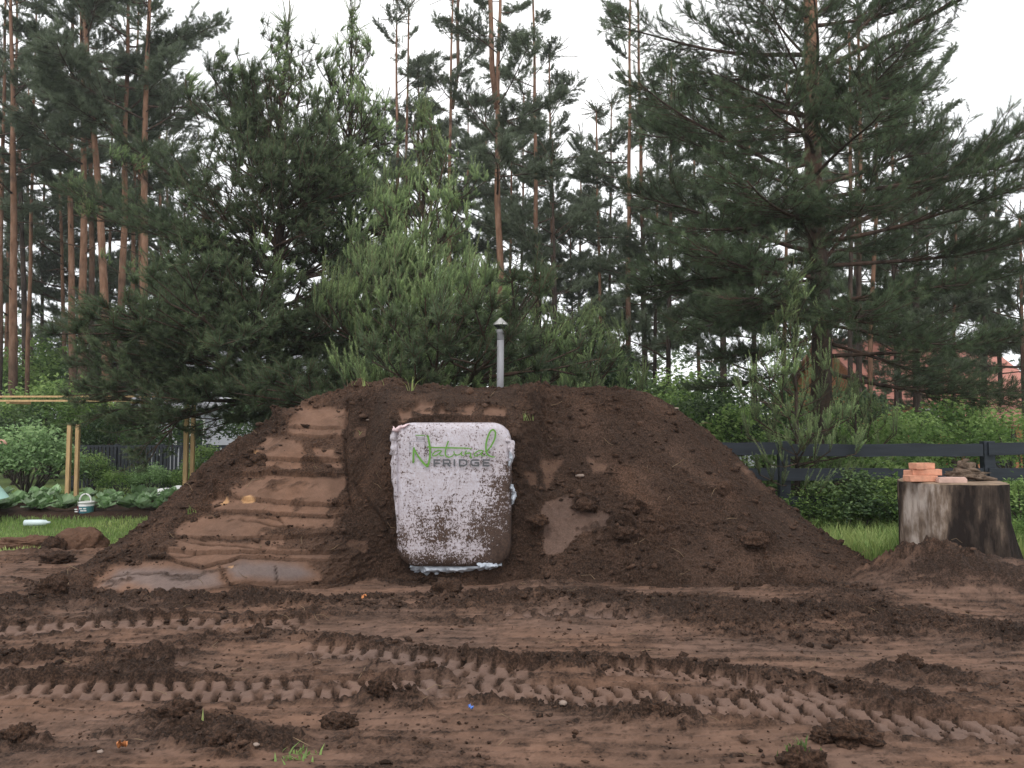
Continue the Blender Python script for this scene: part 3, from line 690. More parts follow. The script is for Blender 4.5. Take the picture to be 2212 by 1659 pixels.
def trunk_mesh(pts, r0, r1, z_orange, rng, ns=12, stubs=0, knots=True, span=3.0):
    """trunk through pts (local), radius from r0 to r1, bark orange above z_orange"""
    pts = np.asarray(pts, float); n = max(24, int(pts[-1][2] * 5)); z = np.linspace(pts[0][2], pts[-1][2], n)
    P = np.stack([np.interp(z, pts[:, 2], pts[:, 0]), np.interp(z, pts[:, 2], pts[:, 1]), z], 1)
    for k in (0, 1):
        P[:, k] = np.convolve(np.pad(P[:, k], 3, mode='edge'), np.ones(7) / 7, 'valid'); P[:, k] += 0.012 * np.sin(z * rng.uniform(0.8, 1.6) + rng.uniform(0, 6)) * r0 / 0.12
    f = (z - z[0]) / (z[-1] - z[0]); r = r0 + (r1 - r0) * f + r0 * 0.35 * np.exp(-(z - z[0]) / 0.35)
    kz = np.cumsum(rng.uniform(0.45, 0.8, 60)); 
    if knots: r = r * (1 + 0.10 * np.exp(-((z[:, None] - kz[None]) / 0.06) ** 2).sum(1))
    g = Geo(); v, t = tube(P, r, ns)
    an = np.arctan2(v[:, 1] - np.interp(v[:, 2], z, P[:, 1]), v[:, 0] - np.interp(v[:, 2], z, P[:, 0]))
    tone = sstep(z_orange - span, z_orange + span, v[:, 2]) * 0.95
    if knots: tone = tone * (1 - 0.75 * np.exp(-((v[:, 2:3] - kz[None]) / 0.055) ** 2).sum(1).clip(0, 1) * (0.5 + 0.5 * np.sin(an + v[:, 2] * 1.7)))
    g.add(v, t, 0, tone)
    for i in range(stubs):
        zz = rng.uniform(0.18, 0.85) * z[-1]; a = rng.uniform(0, 6.28); b = np.array([np.interp(zz, z, P[:, 0]), np.interp(zz, z, P[:, 1]), zz])
        l = rng.uniform(0.3, 1.1) * (r0 / 0.13); d = np.array([math.cos(a), math.sin(a), rng.uniform(-0.1, 0.5)])
        g.add(*tube([b, b + d * l * 0.5, b + d * l + np.array([0, 0, -0.08])], [0.022, 0.014, 0.005], 5, False), 0, 0.25)
    return g.mesh('trunk', [M['bark']], True), (lambda q: np.array([np.interp(q, z, P[:, 0]), np.interp(q, z, P[:, 1]), q])), (lambda q: np.interp(q, z, r))

def young_pine(label, loc, H, trunk_pts, r0, whorls, group=None, seed=1, lib=None, crown_top=True, lean=0.0, orange=99, extra=(), skip=None, cat='pine tree', per=5, elev=None, dark_below=0.0, scale_jit=0.18):
    rng = np.random.default_rng(seed); root = thing('young_pine', label, cat, loc, 0, group)
    tm, at_z, rad = trunk_mesh(trunk_pts, r0, 0.008, orange, rng, 10); link('trunk', tm, root)
    segs = []
    top = at_z(H - 0.02)
    g = Geo()                                              # the leader and the candles round it
    for i in range(7):
        d = np.array([rng.normal() * 0.22, rng.normal() * 0.22, 1.0]) if i else np.array([0.02, 0, 1]); d /= np.linalg.norm(d)
        l = H * 0.02 + (0.45 if i == 0 else rng.uniform(0.2, 0.34)); b = top - np.array([0, 0, 0.12 + 0.05 * (i > 0)])
        v, t = shoot(b, b + d * l, 70, 0.04, 0.0045, rng, 0.45); g.add(v, t, 1, 0.85); g.add(*tube([b, b + d * l], [0.005, 0.003], 4), 0, 0.3)
    for j in range(3):
        z1 = H - 0.35 * j; z0 = z1 - 0.35; v, t = shoot(at_z(z0), at_z(z1), 60, 0.06, 0.005, rng, 0.9); g.add(v, t, 1, 0.4)
    crown = link('crown', g.mesh('crown', [M['bark'], M['needle']], [0]), root)
    a0 = rng.uniform(0, 6.28)
    for zz, length, el, cnt in whorls:
        a0 += 0.7
        for i in range(cnt):
            az = a0 + i * 6.283 / cnt + rng.normal() * 0.2
            L = length * (1 + rng.normal() * scale_jit); e = el + rng.normal() * 0.10
            if skip and skip(zz, az, L): continue
            ns = int(np.clip(round(L / 0.36), 1, 5)); lb = lib or (YOUNG if zz > dark_below or rng.random() < .3 else {**YOUNG, **DARK})
            keys = sorted(lb); ns = min(max(ns, keys[0]), keys[-1]); me, un = lb[ns][int(rng.integers(len(lb[ns])))]
            place_branch(crown, me, at_z(zz + rng.normal() * 0.04), (math.cos(az) * math.cos(e), math.sin(az) * math.cos(e), math.sin(e)), L, un, rng.normal() * 0.15)
    for b, tip, lb, ns in extra:
        d = np.asarray(tip) - np.asarray(b); me, un = (lb[ns][int(rng.integers(len(lb[ns])))] if isinstance(lb, dict) else (lb[int(rng.integers(len(lb)))], ns))
        place_branch(crown, me, b, d, np.linalg.norm(d), un, rng.normal() * 0.2)
    return root

def pxl(x, y, Y, loc):                                     # a layout pixel at depth Y, relative to a tree's base
    return at(x, y, Y) - np.asarray(loc)
def base_at(x, Y, y=1000): p = at(x, y, Y); return np.array([p[0], Y, -0.03])

# centre: young pine full of pale candles, behind the mound
Yd = 11.4; L0 = base_at(925, Yd); H = at(915, 235, Yd)[2]
tp = [(0, 0, 0), tuple(pxl(918, 560, Yd, L0)), tuple(pxl(914, 400, Yd, L0)), (pxl(915, 235, Yd, L0)[0], 0, H)]
wh = []
for i in range(12):
    z = H - 0.42 - i * 0.44
    L = [0.6, 0.78, 0.92, 1.02, 1.12, 1.25, 1.45, 1.75, 2.2, 2.55, 2.65, 2.5][i]; el = [1.15, 1.0, 0.85, 0.72, 0.6, 0.5, 0.42, 0.34, 0.25, 0.15, 0.1, 0.05][i]
    if z > 0.4: wh.append((z, L, el, 5))
young_pine('bushy young pine full of pale green upright candles right behind the mound', L0, H, tp, 0.085, wh, seed=21, dark_below=1.9, cat='pine tree')
# a second, shorter one to its right
L0 = base_at(1165, 12.0); H = at(1165, 610, 12.0)[2]
wh = [(H - 0.35 - i * 0.42, [0.4, 0.6, 0.8, 1.0, 1.1, 1.2][i], [1.1, .9, .75, .6, .4, .25][i], 5) for i in range(6) if H - 0.35 - i * .42 > 0.3]
young_pine('short young pine with pale candles behind the grey vent pipe', L0, H, [(0, 0, 0), (0.02, 0, H)], 0.05, wh, seed=33)
L0 = base_at(1275, 12.6); H = at(1270, 690, 12.6)[2]
wh = [(H - 0.3 - i * 0.4, [0.5, 0.7, 0.9, 1.0, 1.0][i], [1.0, .8, .6, .4, .25][i], 5) for i in range(5) if H - 0.3 - i * .4 > 0.3]
young_pine('low young pine with spreading candles right of the vent pipe', L0, H, [(0, 0, 0), (0.02, 0, H)], 0.04, wh, seed=34)
# small slim pine right of the mound
L0 = base_at(1720, 10.0); H = at(1722, 615, 10.0)[2]
wh = [(H - 0.20 - i * 0.29, [0.36, 0.46, 0.56, 0.66, 0.74, 0.80, 0.84, 0.85, 0.8][i], [1.15, .95, .78, .6, .45, .3, .2, .08, -.05][i], 6) for i in range(9)]
young_pine('slim young pine standing alone at the right foot of the mound', L0, H, [(0, 0, 0), tuple(pxl(1722, 900, 10.0, L0)), (0, 0, H)], 0.036, wh, seed=45, scale_jit=.10)
L0 = base_at(1850, 11.2); H = at(1850, 850, 11.2)[2]
wh = [(H - 0.2 - i * 0.34, [0.4, 0.6, 0.75, 0.8][i], [1.0, .6, .35, .1][i], 5) for i in range(4)]
young_pine('knee high pine sapling in the undergrowth left of the stump', L0, H, [(0, 0, 0), (0, 0, H)], 0.03, wh, seed=46)

# left: tall dark pine with long low boughs
Yd = 13.2; L0 = base_at(592, Yd); H = at(622, 30, Yd)[2]
tp = [(0, 0, 0)] + [tuple(pxl(x, y, Yd, L0)) for x, y in ((590, 850), (588, 700), (600, 520), (615, 400), (604, 250), (618, 120))] + [tuple(pxl(622, 30, Yd, L0))]
wh = []
for i in range(15):
    z = H - 0.5 - i * 0.5
    L = [0.5, 0.75, 0.95, 1.2, 1.35, 1.55, 1.75, 1.9, 2.1, 2.3, 2.4, 2.5, 2.5, 2.4, 2.2][i]; el = [1.2, 1.05, 0.95, 0.8, 0.7, 0.6, 0.5, 0.42, 0.32, 0.22, 0.12, 0.05, 0.0, -0.05, -0.08][i]
    if z > 1.5: wh.append((z, L, el, 5))
def P1(x, y, dy=0): return tuple(pxl(x, y, Yd + dy, L0))
ex = [(P1(430, 866, -1.2), P1(105, 900, -1.5), DARK, 5), (P1(330, 866, -1.2), P1(130, 880, -1.3), DARK, 4), (P1(300, 870, -1.2), P1(150, 925, -1.5), DARK, 3), (P1(588, 855), P1(190, 868, -1.2), LIMB, 4.0), (P1(588, 850), P1(330, 900, -1.8), LIMB, 4.0), (P1(588, 770), P1(380, 830, -0.6), LIMB, 4.0), (P1(590, 720), P1(190, 820, -.8), LIMB, 4.0), (P1(588, 700), P1(150, 790, .8), DARK, 5), (P1(588, 690), P1(300, 730, -.6), DARK, 5),
      (P1(595, 600), P1(330, 640, -.9), DARK, 5), (P1(588, 870), P1(420, 960, -1.6), DARK, 5), (P1(480, 880, -1.2), P1(260, 1030, -1.6), DARK, 5), (P1(420, 880, -1.2), P1(215, 945, -1.6), DARK, 4), (P1(400, 890, -1.3), P1(290, 1055, -1.7), DARK, 4), (P1(600, 560), P1(250, 500, -.6), LIMB, 4.0), (P1(600, 540), P1(150, 450, .4), LIMB, 4.0), (P1(600, 500), P1(250, 345, .2), LIMB, 4.0), (P1(230, 470, .3), P1(120, 430, .3), YOUNG, 3), (P1(260, 480, .2), P1(150, 480, .1), YOUNG, 3), (P1(300, 390, .2), P1(220, 330, .2), YOUNG, 3), (P1(330, 410, .2), P1(270, 330, 0), YOUNG, 3), (P1(420, 500, -.5), P1(385, 440, -.6), YOUNG, 3), (P1(450, 560, -1), P1(400, 510, -1.2), YOUNG, 3), (P1(500, 560, -1.2), P1(470, 500, -1.4), YOUNG, 2), (P1(260, 590, -.8), P1(200, 560, -.8), YOUNG, 2), (P1(300, 620, -.9), P1(260, 570, -1), YOUNG, 2),
      (P1(610, 400), P1(440, 170, -.2), LIMB, 4.0), (P1(470, 200, -.2), P1(440, 110, -.2), YOUNG, 3), (P1(500, 230, -.2), P1(480, 140, -.2), YOUNG, 3), (P1(430, 260, .2), P1(370, 170, .2), YOUNG, 3), (P1(440, 240, .2), P1(410, 170, .2), YOUNG, 3), (P1(610, 430), P1(380, 230, .3), DARK, 5), (P1(604, 330), P1(480, 110, .3), DARK, 4), (P1(590, 650), P1(480, 720, -1.4), DARK, 5), (P1(590, 640), P1(650, 740, -1.3), DARK, 5), (P1(590, 700), P1(740, 780, -1.0), DARK, 5), (P1(590, 760), P1(700, 830, -1), DARK, 4), (P1(590, 790), P1(470, 850, -1.4), DARK, 5), (P1(595, 620), P1(420, 560, -1.2), DARK, 5), (P1(600, 500), P1(500, 480, -1.3), DARK, 5), (P1(604, 470), P1(690, 470, -1.3), DARK, 5), (P1(610, 380), P1(720, 330, -1.0), DARK, 5), (P1(590, 690), P1(250, 700, -.9), DARK, 5), (P1(590, 790), P1(230, 850, -.8), DARK, 5)]
young_pine('tall dark pine left of the centre with long boughs over the garden trellis', L0, H, tp, 0.15, wh, seed=57, lib={1: YOUNG[1], 2: YOUNG[2], 3: DARK[3] + YOUNG[3], 4: DARK[4] + YOUNG[4][:1], 5: DARK[5]}, extra=ex)
# pale topped pine just behind, its top showing to the right
Yd = 14.6; L0 = base_at(752, Yd); H = at(748, 20, Yd)[2]
wh = [(H - 0.45 - i * 0.5, [0.5, 0.7, 0.9, 1.0, 1.1, 1.2, 1.3, 1.4, 1.5, 1.5][i], [1.25, 1.1, 1.0, .9, .8, .7, .6, .5, .4, .3][i], 5) for i in range(10)]
young_pine('pale topped pine between the dark pine and the candle covered one', L0, H, [(0, 0, 0), (-.03, 0, H)], 0.12, wh, seed=61)

# right: the big old pine
def old_pine():
    Yd = 12.2; L0 = base_at(1772, Yd); H = 14.5
    root = thing('old_pine', 'large old pine with wide spreading limbs right of the mound', 'pine tree', L0); rng = np.random.default_rng(77)
    tp = [(0, 0, 0)] + [tuple(pxl(x, y, Yd, L0)) for x, y in ((1774, 760), (1770, 650), (1764, 500), (1758, 300), (1752, 150), (1748, 0))] + [(pxl(1748, 0, Yd, L0)[0], 0, H)]
    tm, at_z, rad = trunk_mesh(tp, 0.165, 0.05, 5.8, rng, 14, span=2.4); link('trunk', tm, root)
    g = Geo(); 
    for i in range(10):
        b = at_z(H - 0.2 * i); d = np.array([rng.normal() * .6, rng.normal() * .6, 1.0]); v, t = shoot(b, b + d * 0.4, 50, 0.07, 0.007, rng, .7); g.add(v, t, 1, .5); g.add(*tube([b, b + d * .4], .008, 4), 0, .2)
    crown = link('crown', g.mesh('crown', [M['bark'], M['needle_old']], [0]), root)
    def V(x, y, dy=0): return np.array(pxl(x, y, Yd + dy, L0))
    big = [((1766, 585), (1395, 640), -.4), ((1768, 575), (1430, 520), .6), ((1760, 545), (1360, 440), -.2), ((1758, 345), (1590, 0), -.2), ((1758, 350), (1500, 420), -.7), ((1762, 420), (1430, 300), .5), ((1762, 405), (1380, 200), -.5), ((1770, 660), (1450, 720), -.6), ((1770, 670), (1360, 600), .9),
           ((1768, 580), (1990, 260), -.3), ((1768, 575), (2260, 540), -.5), ((1764, 520), (2230, 310), .3), ((1764, 525), (2300, 420), -.9), ((1770, 655), (2190, 600), -.3), ((1770, 650), (2080, 640), -1.2), ((1774, 770), (2230, 745), -.4), ((1774, 800), (2260, 900), -.9), ((1772, 735), (2160, 860), -.2), ((1772, 700), (2100, 760), -1.3),
           ((1758, 300), (1990, 120), .2), ((1758, 260), (1560, 160), -.8), ((1755, 220), (2060, 60), -.5), ((1755, 200), (1480, 60), .6), ((1752, 150), (2010, -60), .5), ((1752, 130), (1560, -60), -.5), ((1760, 400), (2070, 330), .9), ((1772, 720), (1560, 800), -.7), ((1774, 790), (1500, 850), .4), ((1770, 640), (1620, 690), -1.6), ((1764, 500), (1650, 430), -1.8), ((1758, 330), (1700, 230), -1.9), ((1764, 470), (1900, 470), -1.7), ((1772, 690), (1900, 700), -1.9), ((1764, 450), (1520, 520), -1.2), ((1760, 380), (1880, 250), -1.6), ((1768, 600), (1560, 580), -1.6)]
    for (bx, by), (tx, ty), dy in big:
        b = V(bx, by); e = V(tx, ty, dy * 1.6); d = e - b; place_branch(crown, LIMB[int(rng.integers(4))], b, d + np.array([0, 0, -0.05]), np.linalg.norm(d), 4.0, rng.normal() * .3)
    for i in range(42):
        z = rng.uniform(3.0, 13.8); az = rng.uniform(0.15, 6.13) ; L = float(np.interp(z, [3, 6, 9, 14], [3.4, 3.3, 2.9, 1.2])) * rng.uniform(.8, 1.15)
        if math.sin(az) < -0.75: L *= 0.7
        el = float(np.interp(z, [3, 8, 14], [0.08, 0.3, 0.8])) + rng.normal() * .12
        place_branch(crown, LIMB[int(rng.integers(4))], at_z(z), (math.cos(az) * math.cos(el), math.sin(az) * math.cos(el), math.sin(el)), L, 4.0, rng.normal() * .3)
old_pine()

# tall pines of the wood behind: (pixel path top to bottom, depth, radius, bark turning orange at, crown from, height, number of limbs, limb length, label)
WOOD = [
 ([(24, 0), (30, 400), (28, 840)], 26, .155, 3.5, 8.5, 18, 22, 2.6, 'thick orange pine trunk nearest the left edge'),
 ([(36, 200), (48, 500), (57, 860)], 31, .13, 12, 9, 20, 16, 2.6, 'dark grey pine trunk just right of the leftmost thick one'),
 ([(72, 270), (66, 560), (59, 800)], 29, .085, 3, 10, 17, 12, 2.0, 'thin pale orange pine leaning by the left edge'),
 ([(1, 560), (0, 800)], 27, .10, 5, 11, 18, 10, 2.2, 'reddish pine trunk cut by the left edge'),
 ([(158, 0), (152, 420), (157, 770)], 27, .135, 3.5, 8.5, 19, 18, 2.5, 'left trunk of the cluster of orange pines'),
 ([(176, 0), (182, 380), (178, 770)], 25.5, .155, 3.5, 9.5, 18, 18, 2.7, 'thick straight trunk in the cluster of orange pines'),
 ([(178, -20), (196, 200), (212, 400), (226, 640), (231, 790)], 23.5, .150, 1.2, 10.5, 17, 14, 2.6, 'leaning orange pine crossing the cluster to the right'),
 ([(190, 150), (197, 400), (199, 760)], 28, .125, 7, 9, 19, 16, 2.5, 'dark based pine trunk right of the straight orange one'),
 ([(279, 0), (272, 220), (268, 480), (260, 800)], 24.5, .135, 5, 9, 17, 16, 2.6, 'pale orange pine with dark foot beside the dark cabin'),
 ([(322, 0), (313, 300), (310, 500), (314, 800)], 23.5, .150, 4.0, 9.5, 17, 16, 2.6, 'red brown pine right of the dark cabin'),
 ([(290, 420), (286, 640), (282, 720)], 30, .10, 2.0, 10, 18, 12, 2.3, 'thin orange pine behind the dark cabin'),
 ([(857, 0), (857, 200), (860, 500)], 30, .11, 9, 8.6, 17, 15, 2.3, 'dark thin pine above the candle covered pine, left of a pair'),
 ([(884, 0), (880, 200), (876, 500)], 31, .095, 6, 9.6, 18, 15, 2.2, 'slim pine of the pair above the candle covered pine'),
 ([(978, 0), (973, 220), (970, 560)], 30, .12, 5, 9.0, 18, 18, 2.3, 'forked pine above the right side of the candle covered pine'),
 ([(1080, 0), (1074, 250), (1075, 420), (1082, 640), (1084, 800)], 24.5, .150, 2.0, 8.4, 17, 20, 2.5, 'stout orange pine with twin stems straight above the vent pipe'),
 ([(1152, 0), (1156, 250), (1158, 500)], 28.5, .125, 3, 6.8, 18, 20, 2.4, 'orange pine right of the twin stemmed one'),
 ([(1361, 0), (1360, 300), (1357, 620)], 27.5, .115, 5, 6.4, 17, 16, 2.0, 'reddish pine against the sky left of the old pine'),
 ([(1377, 0), (1384, 300), (1390, 620)], 29, .125, 9, 6.0, 18, 18, 2.2, 'dark pine close right of the reddish pine against the sky'),
 ([(1838, 380), (1836, 850)], 21, .075, 8, 6.5, 12, 10, 1.8, 'left one of three thin trunks behind the old pine'),
 ([(1858, 380), (1854, 850)], 21.5, .090, 7, 6.5, 13, 12, 1.8, 'middle one of three thin trunks behind the old pine'),
 ([(1893, 430), (1880, 760)], 22, .075, 2, 7, 12, 10, 1.8, 'right orange one of three thin trunks behind the old pine'),
 ([(1978, 500), (1980, 850)], 24, .13, 14, 4.5, 13, 16, 2.4, 'dark trunked pine in front of the red roofed house'),
 ([(2130, 560), (2125, 850)], 26, .11, 12, 4.0, 10.5, 16, 2.2, 'pine with a full crown right of the red roofed house'),
 ([(1560, 500), (1562, 800)], 22, .11, 12, 3.6, 11, 18, 2.2, 'pine half hidden behind the left limbs of the old pine'),
]
def wood_pine(path, Yd, r, zo, zc, H, nl, Ll, label, seed, group='tall pines of the wood behind'):
    rng = np.random.default_rng(seed); b = np.array(at(*path[-1], Yd)); 
    if len(path) > 1:
        q = np.array(at(*path[-2], Yd)); sl = (b[0] - q[0]) / max(q[2] - b[2], 1e-3)
    else: sl = 0
    base = np.array([b[0] + sl * b[2] * 0.6, Yd, -0.05]); pts = [(0, 0, 0)] + [tuple(at(x, y, Yd) - base) for x, y in path[::-1]]
    t = pts[-1]; s2 = (pts[-1][0] - pts[-2][0]) / max(pts[-1][2] - pts[-2][2], .1)
    pts = [p for p in pts if p[2] < H - 1]; pts.append((t[0] + 0.4 * s2 * (H - t[2]), 0, H))
    root = thing('tall_pine', label, 'pine tree', base, 0, group)
    tm, at_z, rad = trunk_mesh(pts, r, 0.03, zo, rng, 9, 7, span=2.2); link('trunk', tm, root)
    g = Geo(); tz = at_z(H - .1)
    for i in range(16):
        d = np.array([rng.normal() * .7, rng.normal() * .7, rng.uniform(-.1, 1.0)]); v, tt = shoot(tz, tz + d * 0.7, 26, 0.12, 0.02, rng, .8); g.add(v, tt, 1, .5); g.add(*tube([tz, tz + d * .7], .012, 4), 0, .3)
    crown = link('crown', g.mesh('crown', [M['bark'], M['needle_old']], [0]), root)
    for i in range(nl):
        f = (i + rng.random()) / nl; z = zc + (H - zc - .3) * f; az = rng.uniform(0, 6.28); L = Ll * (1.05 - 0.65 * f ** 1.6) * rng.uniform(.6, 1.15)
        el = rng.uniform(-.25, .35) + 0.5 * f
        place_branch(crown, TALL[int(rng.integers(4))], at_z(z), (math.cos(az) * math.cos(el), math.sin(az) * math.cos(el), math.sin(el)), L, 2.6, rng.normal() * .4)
    return root, at_z
for k, (path, Yd, r, zo, zc, H, nl, Ll, label) in enumerate(WOOD):
    root, at_z = wood_pine(path, Yd, r, zo, zc, H, nl, Ll, label, 300 + k)
    if 'twin' in label or 'forked' in label:             # the second stem of the fork
        if 'twin' in label: P = [at(1073, 235, Yd), at(1063, 150, Yd), at(1061, 60, Yd), at(1056, -120, Yd)]
        else: P = [at(977, 235, Yd), at(990, 150, Yd), at(988, 40, Yd), at(995, -120, Yd)]
        P = np.array(P) - np.array(root.location); v, t = tube(P, np.linspace(r * .62, r * .42, 4), 8)
        link('trunk', Geo().add(v, t, 0, .8 if 'twin' in label else .4).mesh('trunk', [M['bark']]), root)
# further pines that only fill the wood: crooked small ones and background crowns
BACK = [(20, 34, 17, 6.0, 26, 2.8, 'background pine at the far left edge'), (150, 38, 17, 3.0, 28, 3.0, 'far low crowned pine behind the left trunk of the cluster'), (265, 41, 17, 3.2, 28, 3.0, 'far low crowned pine behind the cabin'), (360, 38, 16, 6.0, 26, 2.8, 'far pine right of the red brown one'), (440, 36, 13, 3.0, 24, 2.8, 'far pine half hidden by the dark pine'),
        (905, 33, 16, 6.5, 26, 2.7, 'background pine between the slim pair of trunks'), (1255, 40, 16, 4.0, 28, 2.9, 'far full crowned pine right of the crooked little one'), (1190, 33, 17, 6.0, 26, 2.6, 'background pine above the crooked little one'), (1320, 38, 17, 5.0, 28, 2.8, 'far pine close left of the reddish one'), (1500, 36, 18, 5.0, 28, 3.0, 'far tall pine behind the left side of the old pine'), (1850, 35, 17, 5.0, 26, 3.0, 'far tall pine behind the right side of the old pine'), (2000, 37, 15, 4.0, 26, 2.8, 'far pine above the red roof'), (830, 38, 17, 7.0, 24, 2.7, 'far pine left of the slim pair'), (1050, 40, 18, 6.0, 26, 2.8, 'far pine just left of the twin stemmed one'), (1130, 37, 17, 6.5, 24, 2.6, 'far pine between the twin stemmed one and its neighbour'), (1230, 36, 10, 3.5, 22, 2.2, 'small far pine above the dark leaved tree'), (1420, 33, 15, 4.0, 26, 2.6, 'far pine right of the dark pine against the sky'), (1925, 23, 7.2, 1.8, 22, 2.0, 'low pine before the left end of the red roof'), (2065, 25, 8.0, 1.9, 22, 2.1, 'low pine before the right part of the red roof'), (2150, 30, 12, 3.0, 24, 2.6, 'far pine behind the brick shed'),
        (95, 36, 16, 3.5, 22, 2.8, 'bushy background pine between the two leftmost trunks'), (130, 33, 17, 5.0, 22, 2.8, 'background pine left of the orange cluster'), (240, 36, 18, 4.5, 24, 3.0, 'background pine between the cluster and the cabin'), (345, 34, 17, 4.0, 22, 2.8, 'background pine right of the cabin'), (205, 40, 20, 8.5, 22, 3.0, 'far tall pine behind the orange cluster'), (60, 42, 21, 10, 20, 3.0, 'far tall pine behind the leftmost trunks'), (400, 42, 15, 3.5, 20, 3.0, 'far pine left of the dark pine'), (300, 29, 15, 8.0, 18, 2.7, 'pine crown high above the cabin'),
        (700, 36, 15, 3.0, 20, 2.8, 'background pine behind the pale topped one'), (1193, 25, 9.9, 4.2, 20, 1.8, 'crooked dark little pine right of the vent pipe'), (1105, 34, 14, 5.5, 18, 2.4, 'background pine right of the twin stemmed one'), (930, 36, 16, 7.0, 18, 2.6, 'background pine between the slim pair and the forked one'), (1010, 38, 17, 7.5, 18, 2.6, 'background pine right of the forked one'), (1290, 34, 15, 7.5, 14, 2.2, 'sparse background pine left of the reddish one'),
        (1450, 27, 14, 3.2, 24, 2.6, 'dense pine behind the left limbs of the old pine'), (1620, 26, 13, 3.0, 22, 2.6, 'pine behind the trunk of the old pine on the left'), (1700, 31, 15, 4, 22, 2.8, 'far pine just left of the old trunk'), (1930, 28, 13.5, 4.0, 20, 2.5, 'pine behind the old one on the right'), (2040, 33, 12, 4.5, 20, 2.6, 'far pine right of the red roof'), (2200, 23, 7.5, 2.5, 20, 2.2, 'low dark pine at the right edge')]
for k, (px, Yd, H, zc, nl, Ll, label) in enumerate(BACK):
    wood_pine([(px, 400), (px + (10 if k % 2 else -6), 800)], Yd, 0.10 if H > 10 else 0.07, 9 if k % 3 else 4, zc, H, nl, Ll, label, 500 + k)

# ------------------------------------------------------------------ broadleaf shrubs, undergrowth, lawn plants
def leaf_geo(g, c, n, size, rng, spread, tone, slot=1, flat=0.5):
    p = c + rng.normal(size=(n, 3)) * spread
    nrm = rng.normal(size=(n, 3)) * flat + np.array([0, -0.25, 0.9]); nrm /= np.linalg.norm(nrm, axis=1)[:, None]
    a = np.cross(nrm, rng.normal(size=(n, 3))); a /= np.linalg.norm(a, axis=1)[:, None] + 1e-9; b = np.cross(nrm, a)
    s = size * rng.uniform(0.6, 1.25, n)[:, None]
    v = np.stack([p - a * s * .5, p + b * s * .28 + nrm * s * .06, p + a * s * .5 - nrm * s * .1, p - b * s * .28 + nrm * s * .06], 1).reshape(-1, 3)
    i = np.arange(n)[:, None] * 4; t = np.concatenate([i + np.array([0, 1, 2]), i + np.array([0, 2, 3])], 0)
    tn = np.repeat(np.clip(tone + rng.normal(size=n) * .10, 0, 1), 4); g.add(v, t, slot, tn)
def bush_mesh(rng, W, H, leaf, size, clumps, per, z0=0.15, stems=6, name='crown', arch=False):
    g = Geo(); s = Geo(); tips = []
    for i in range(clumps):
        d = rng.normal(size=3); d[2] = abs(d[2]) * 0.9 - 0.15; d /= np.linalg.norm(d); r = rng.uniform(.55, 1.0) ** .7
        c = np.array([d[0] * W * .5 * r, d[1] * W * .5 * r, z0 * H + (H * (1 - z0)) * (0.42 + 0.55 * d[2] * r)])
        if arch: c[2] *= 1 - 0.25 * (np.hypot(c[0], c[1]) / (W * .5)) ** 2
        tips.append(c); k = 0.80 * rng.random() + .08 + .15 * d[2]
        leaf_geo(g, c, per, size, rng, np.array([1, 1, .6]) * W * .075, k, 0)
    for i in range(stems):
        c = tips[int(rng.integers(len(tips)))]; b = np.array([rng.normal() * .05 * W, rng.normal() * .05 * W, -0.05])
        s.add(*tube([b, b * .5 + c * .5 + np.array([0, 0, .1 * H]), c], [.012 * H + .006, .008 * H + .004, .003], 5, False), 0, .3)
    return g.mesh(name, [leaf], False), s.mesh('stems', [M['stem']], True)
rb = np.random.default_rng(5)
BUSH = {
 'airy': [bush_mesh(rb, 1.6, 1.5, M['leaf_grey'], .085, 120, 42, .25, 14, arch=True)],
 'fresh': [bush_mesh(rb, 2.4, 2.6, M['leaf'], .13, 110, 30, .1, 9) for _ in range(2)],
 'dark': [bush_mesh(rb, 2.2, 2.6, M['leaf_dark'], .12, 110, 30, .1, 9) for _ in range(2)],
 'low': [bush_mesh(rb, 1.5, 0.9, M['leaf'], .075, 80, 34, .05, 8) for _ in range(2)],
 'tall': [bush_mesh(rb, 2.8, 5.0, M['leaf_dark'], .18, 120, 26, .3, 7)],
 'tallfresh': [bush_mesh(rb, 2.8, 4.4, M['leaf'], .17, 120, 26, .2, 7)],
}
def bush(kind, px, Yd, sc, label, i=0, rz=0.0, py=None, name='shrub', cat='shrub', group=None, z=-0.04, sz=None):
    p = at(px, 900, Yd); root = thing(name, label, cat, (p[0], Yd, z), rz, group)
    root.scale = (sc, sc, sz or sc); L = BUSH[kind]; c, s = L[i % len(L)]; link('crown', c, root); link('stems', s, root); return root
bush('airy', 66, 15.6, 1.02, 'round airy grey green shrub on the lawn left of the wooden posts', 0, 0.4)
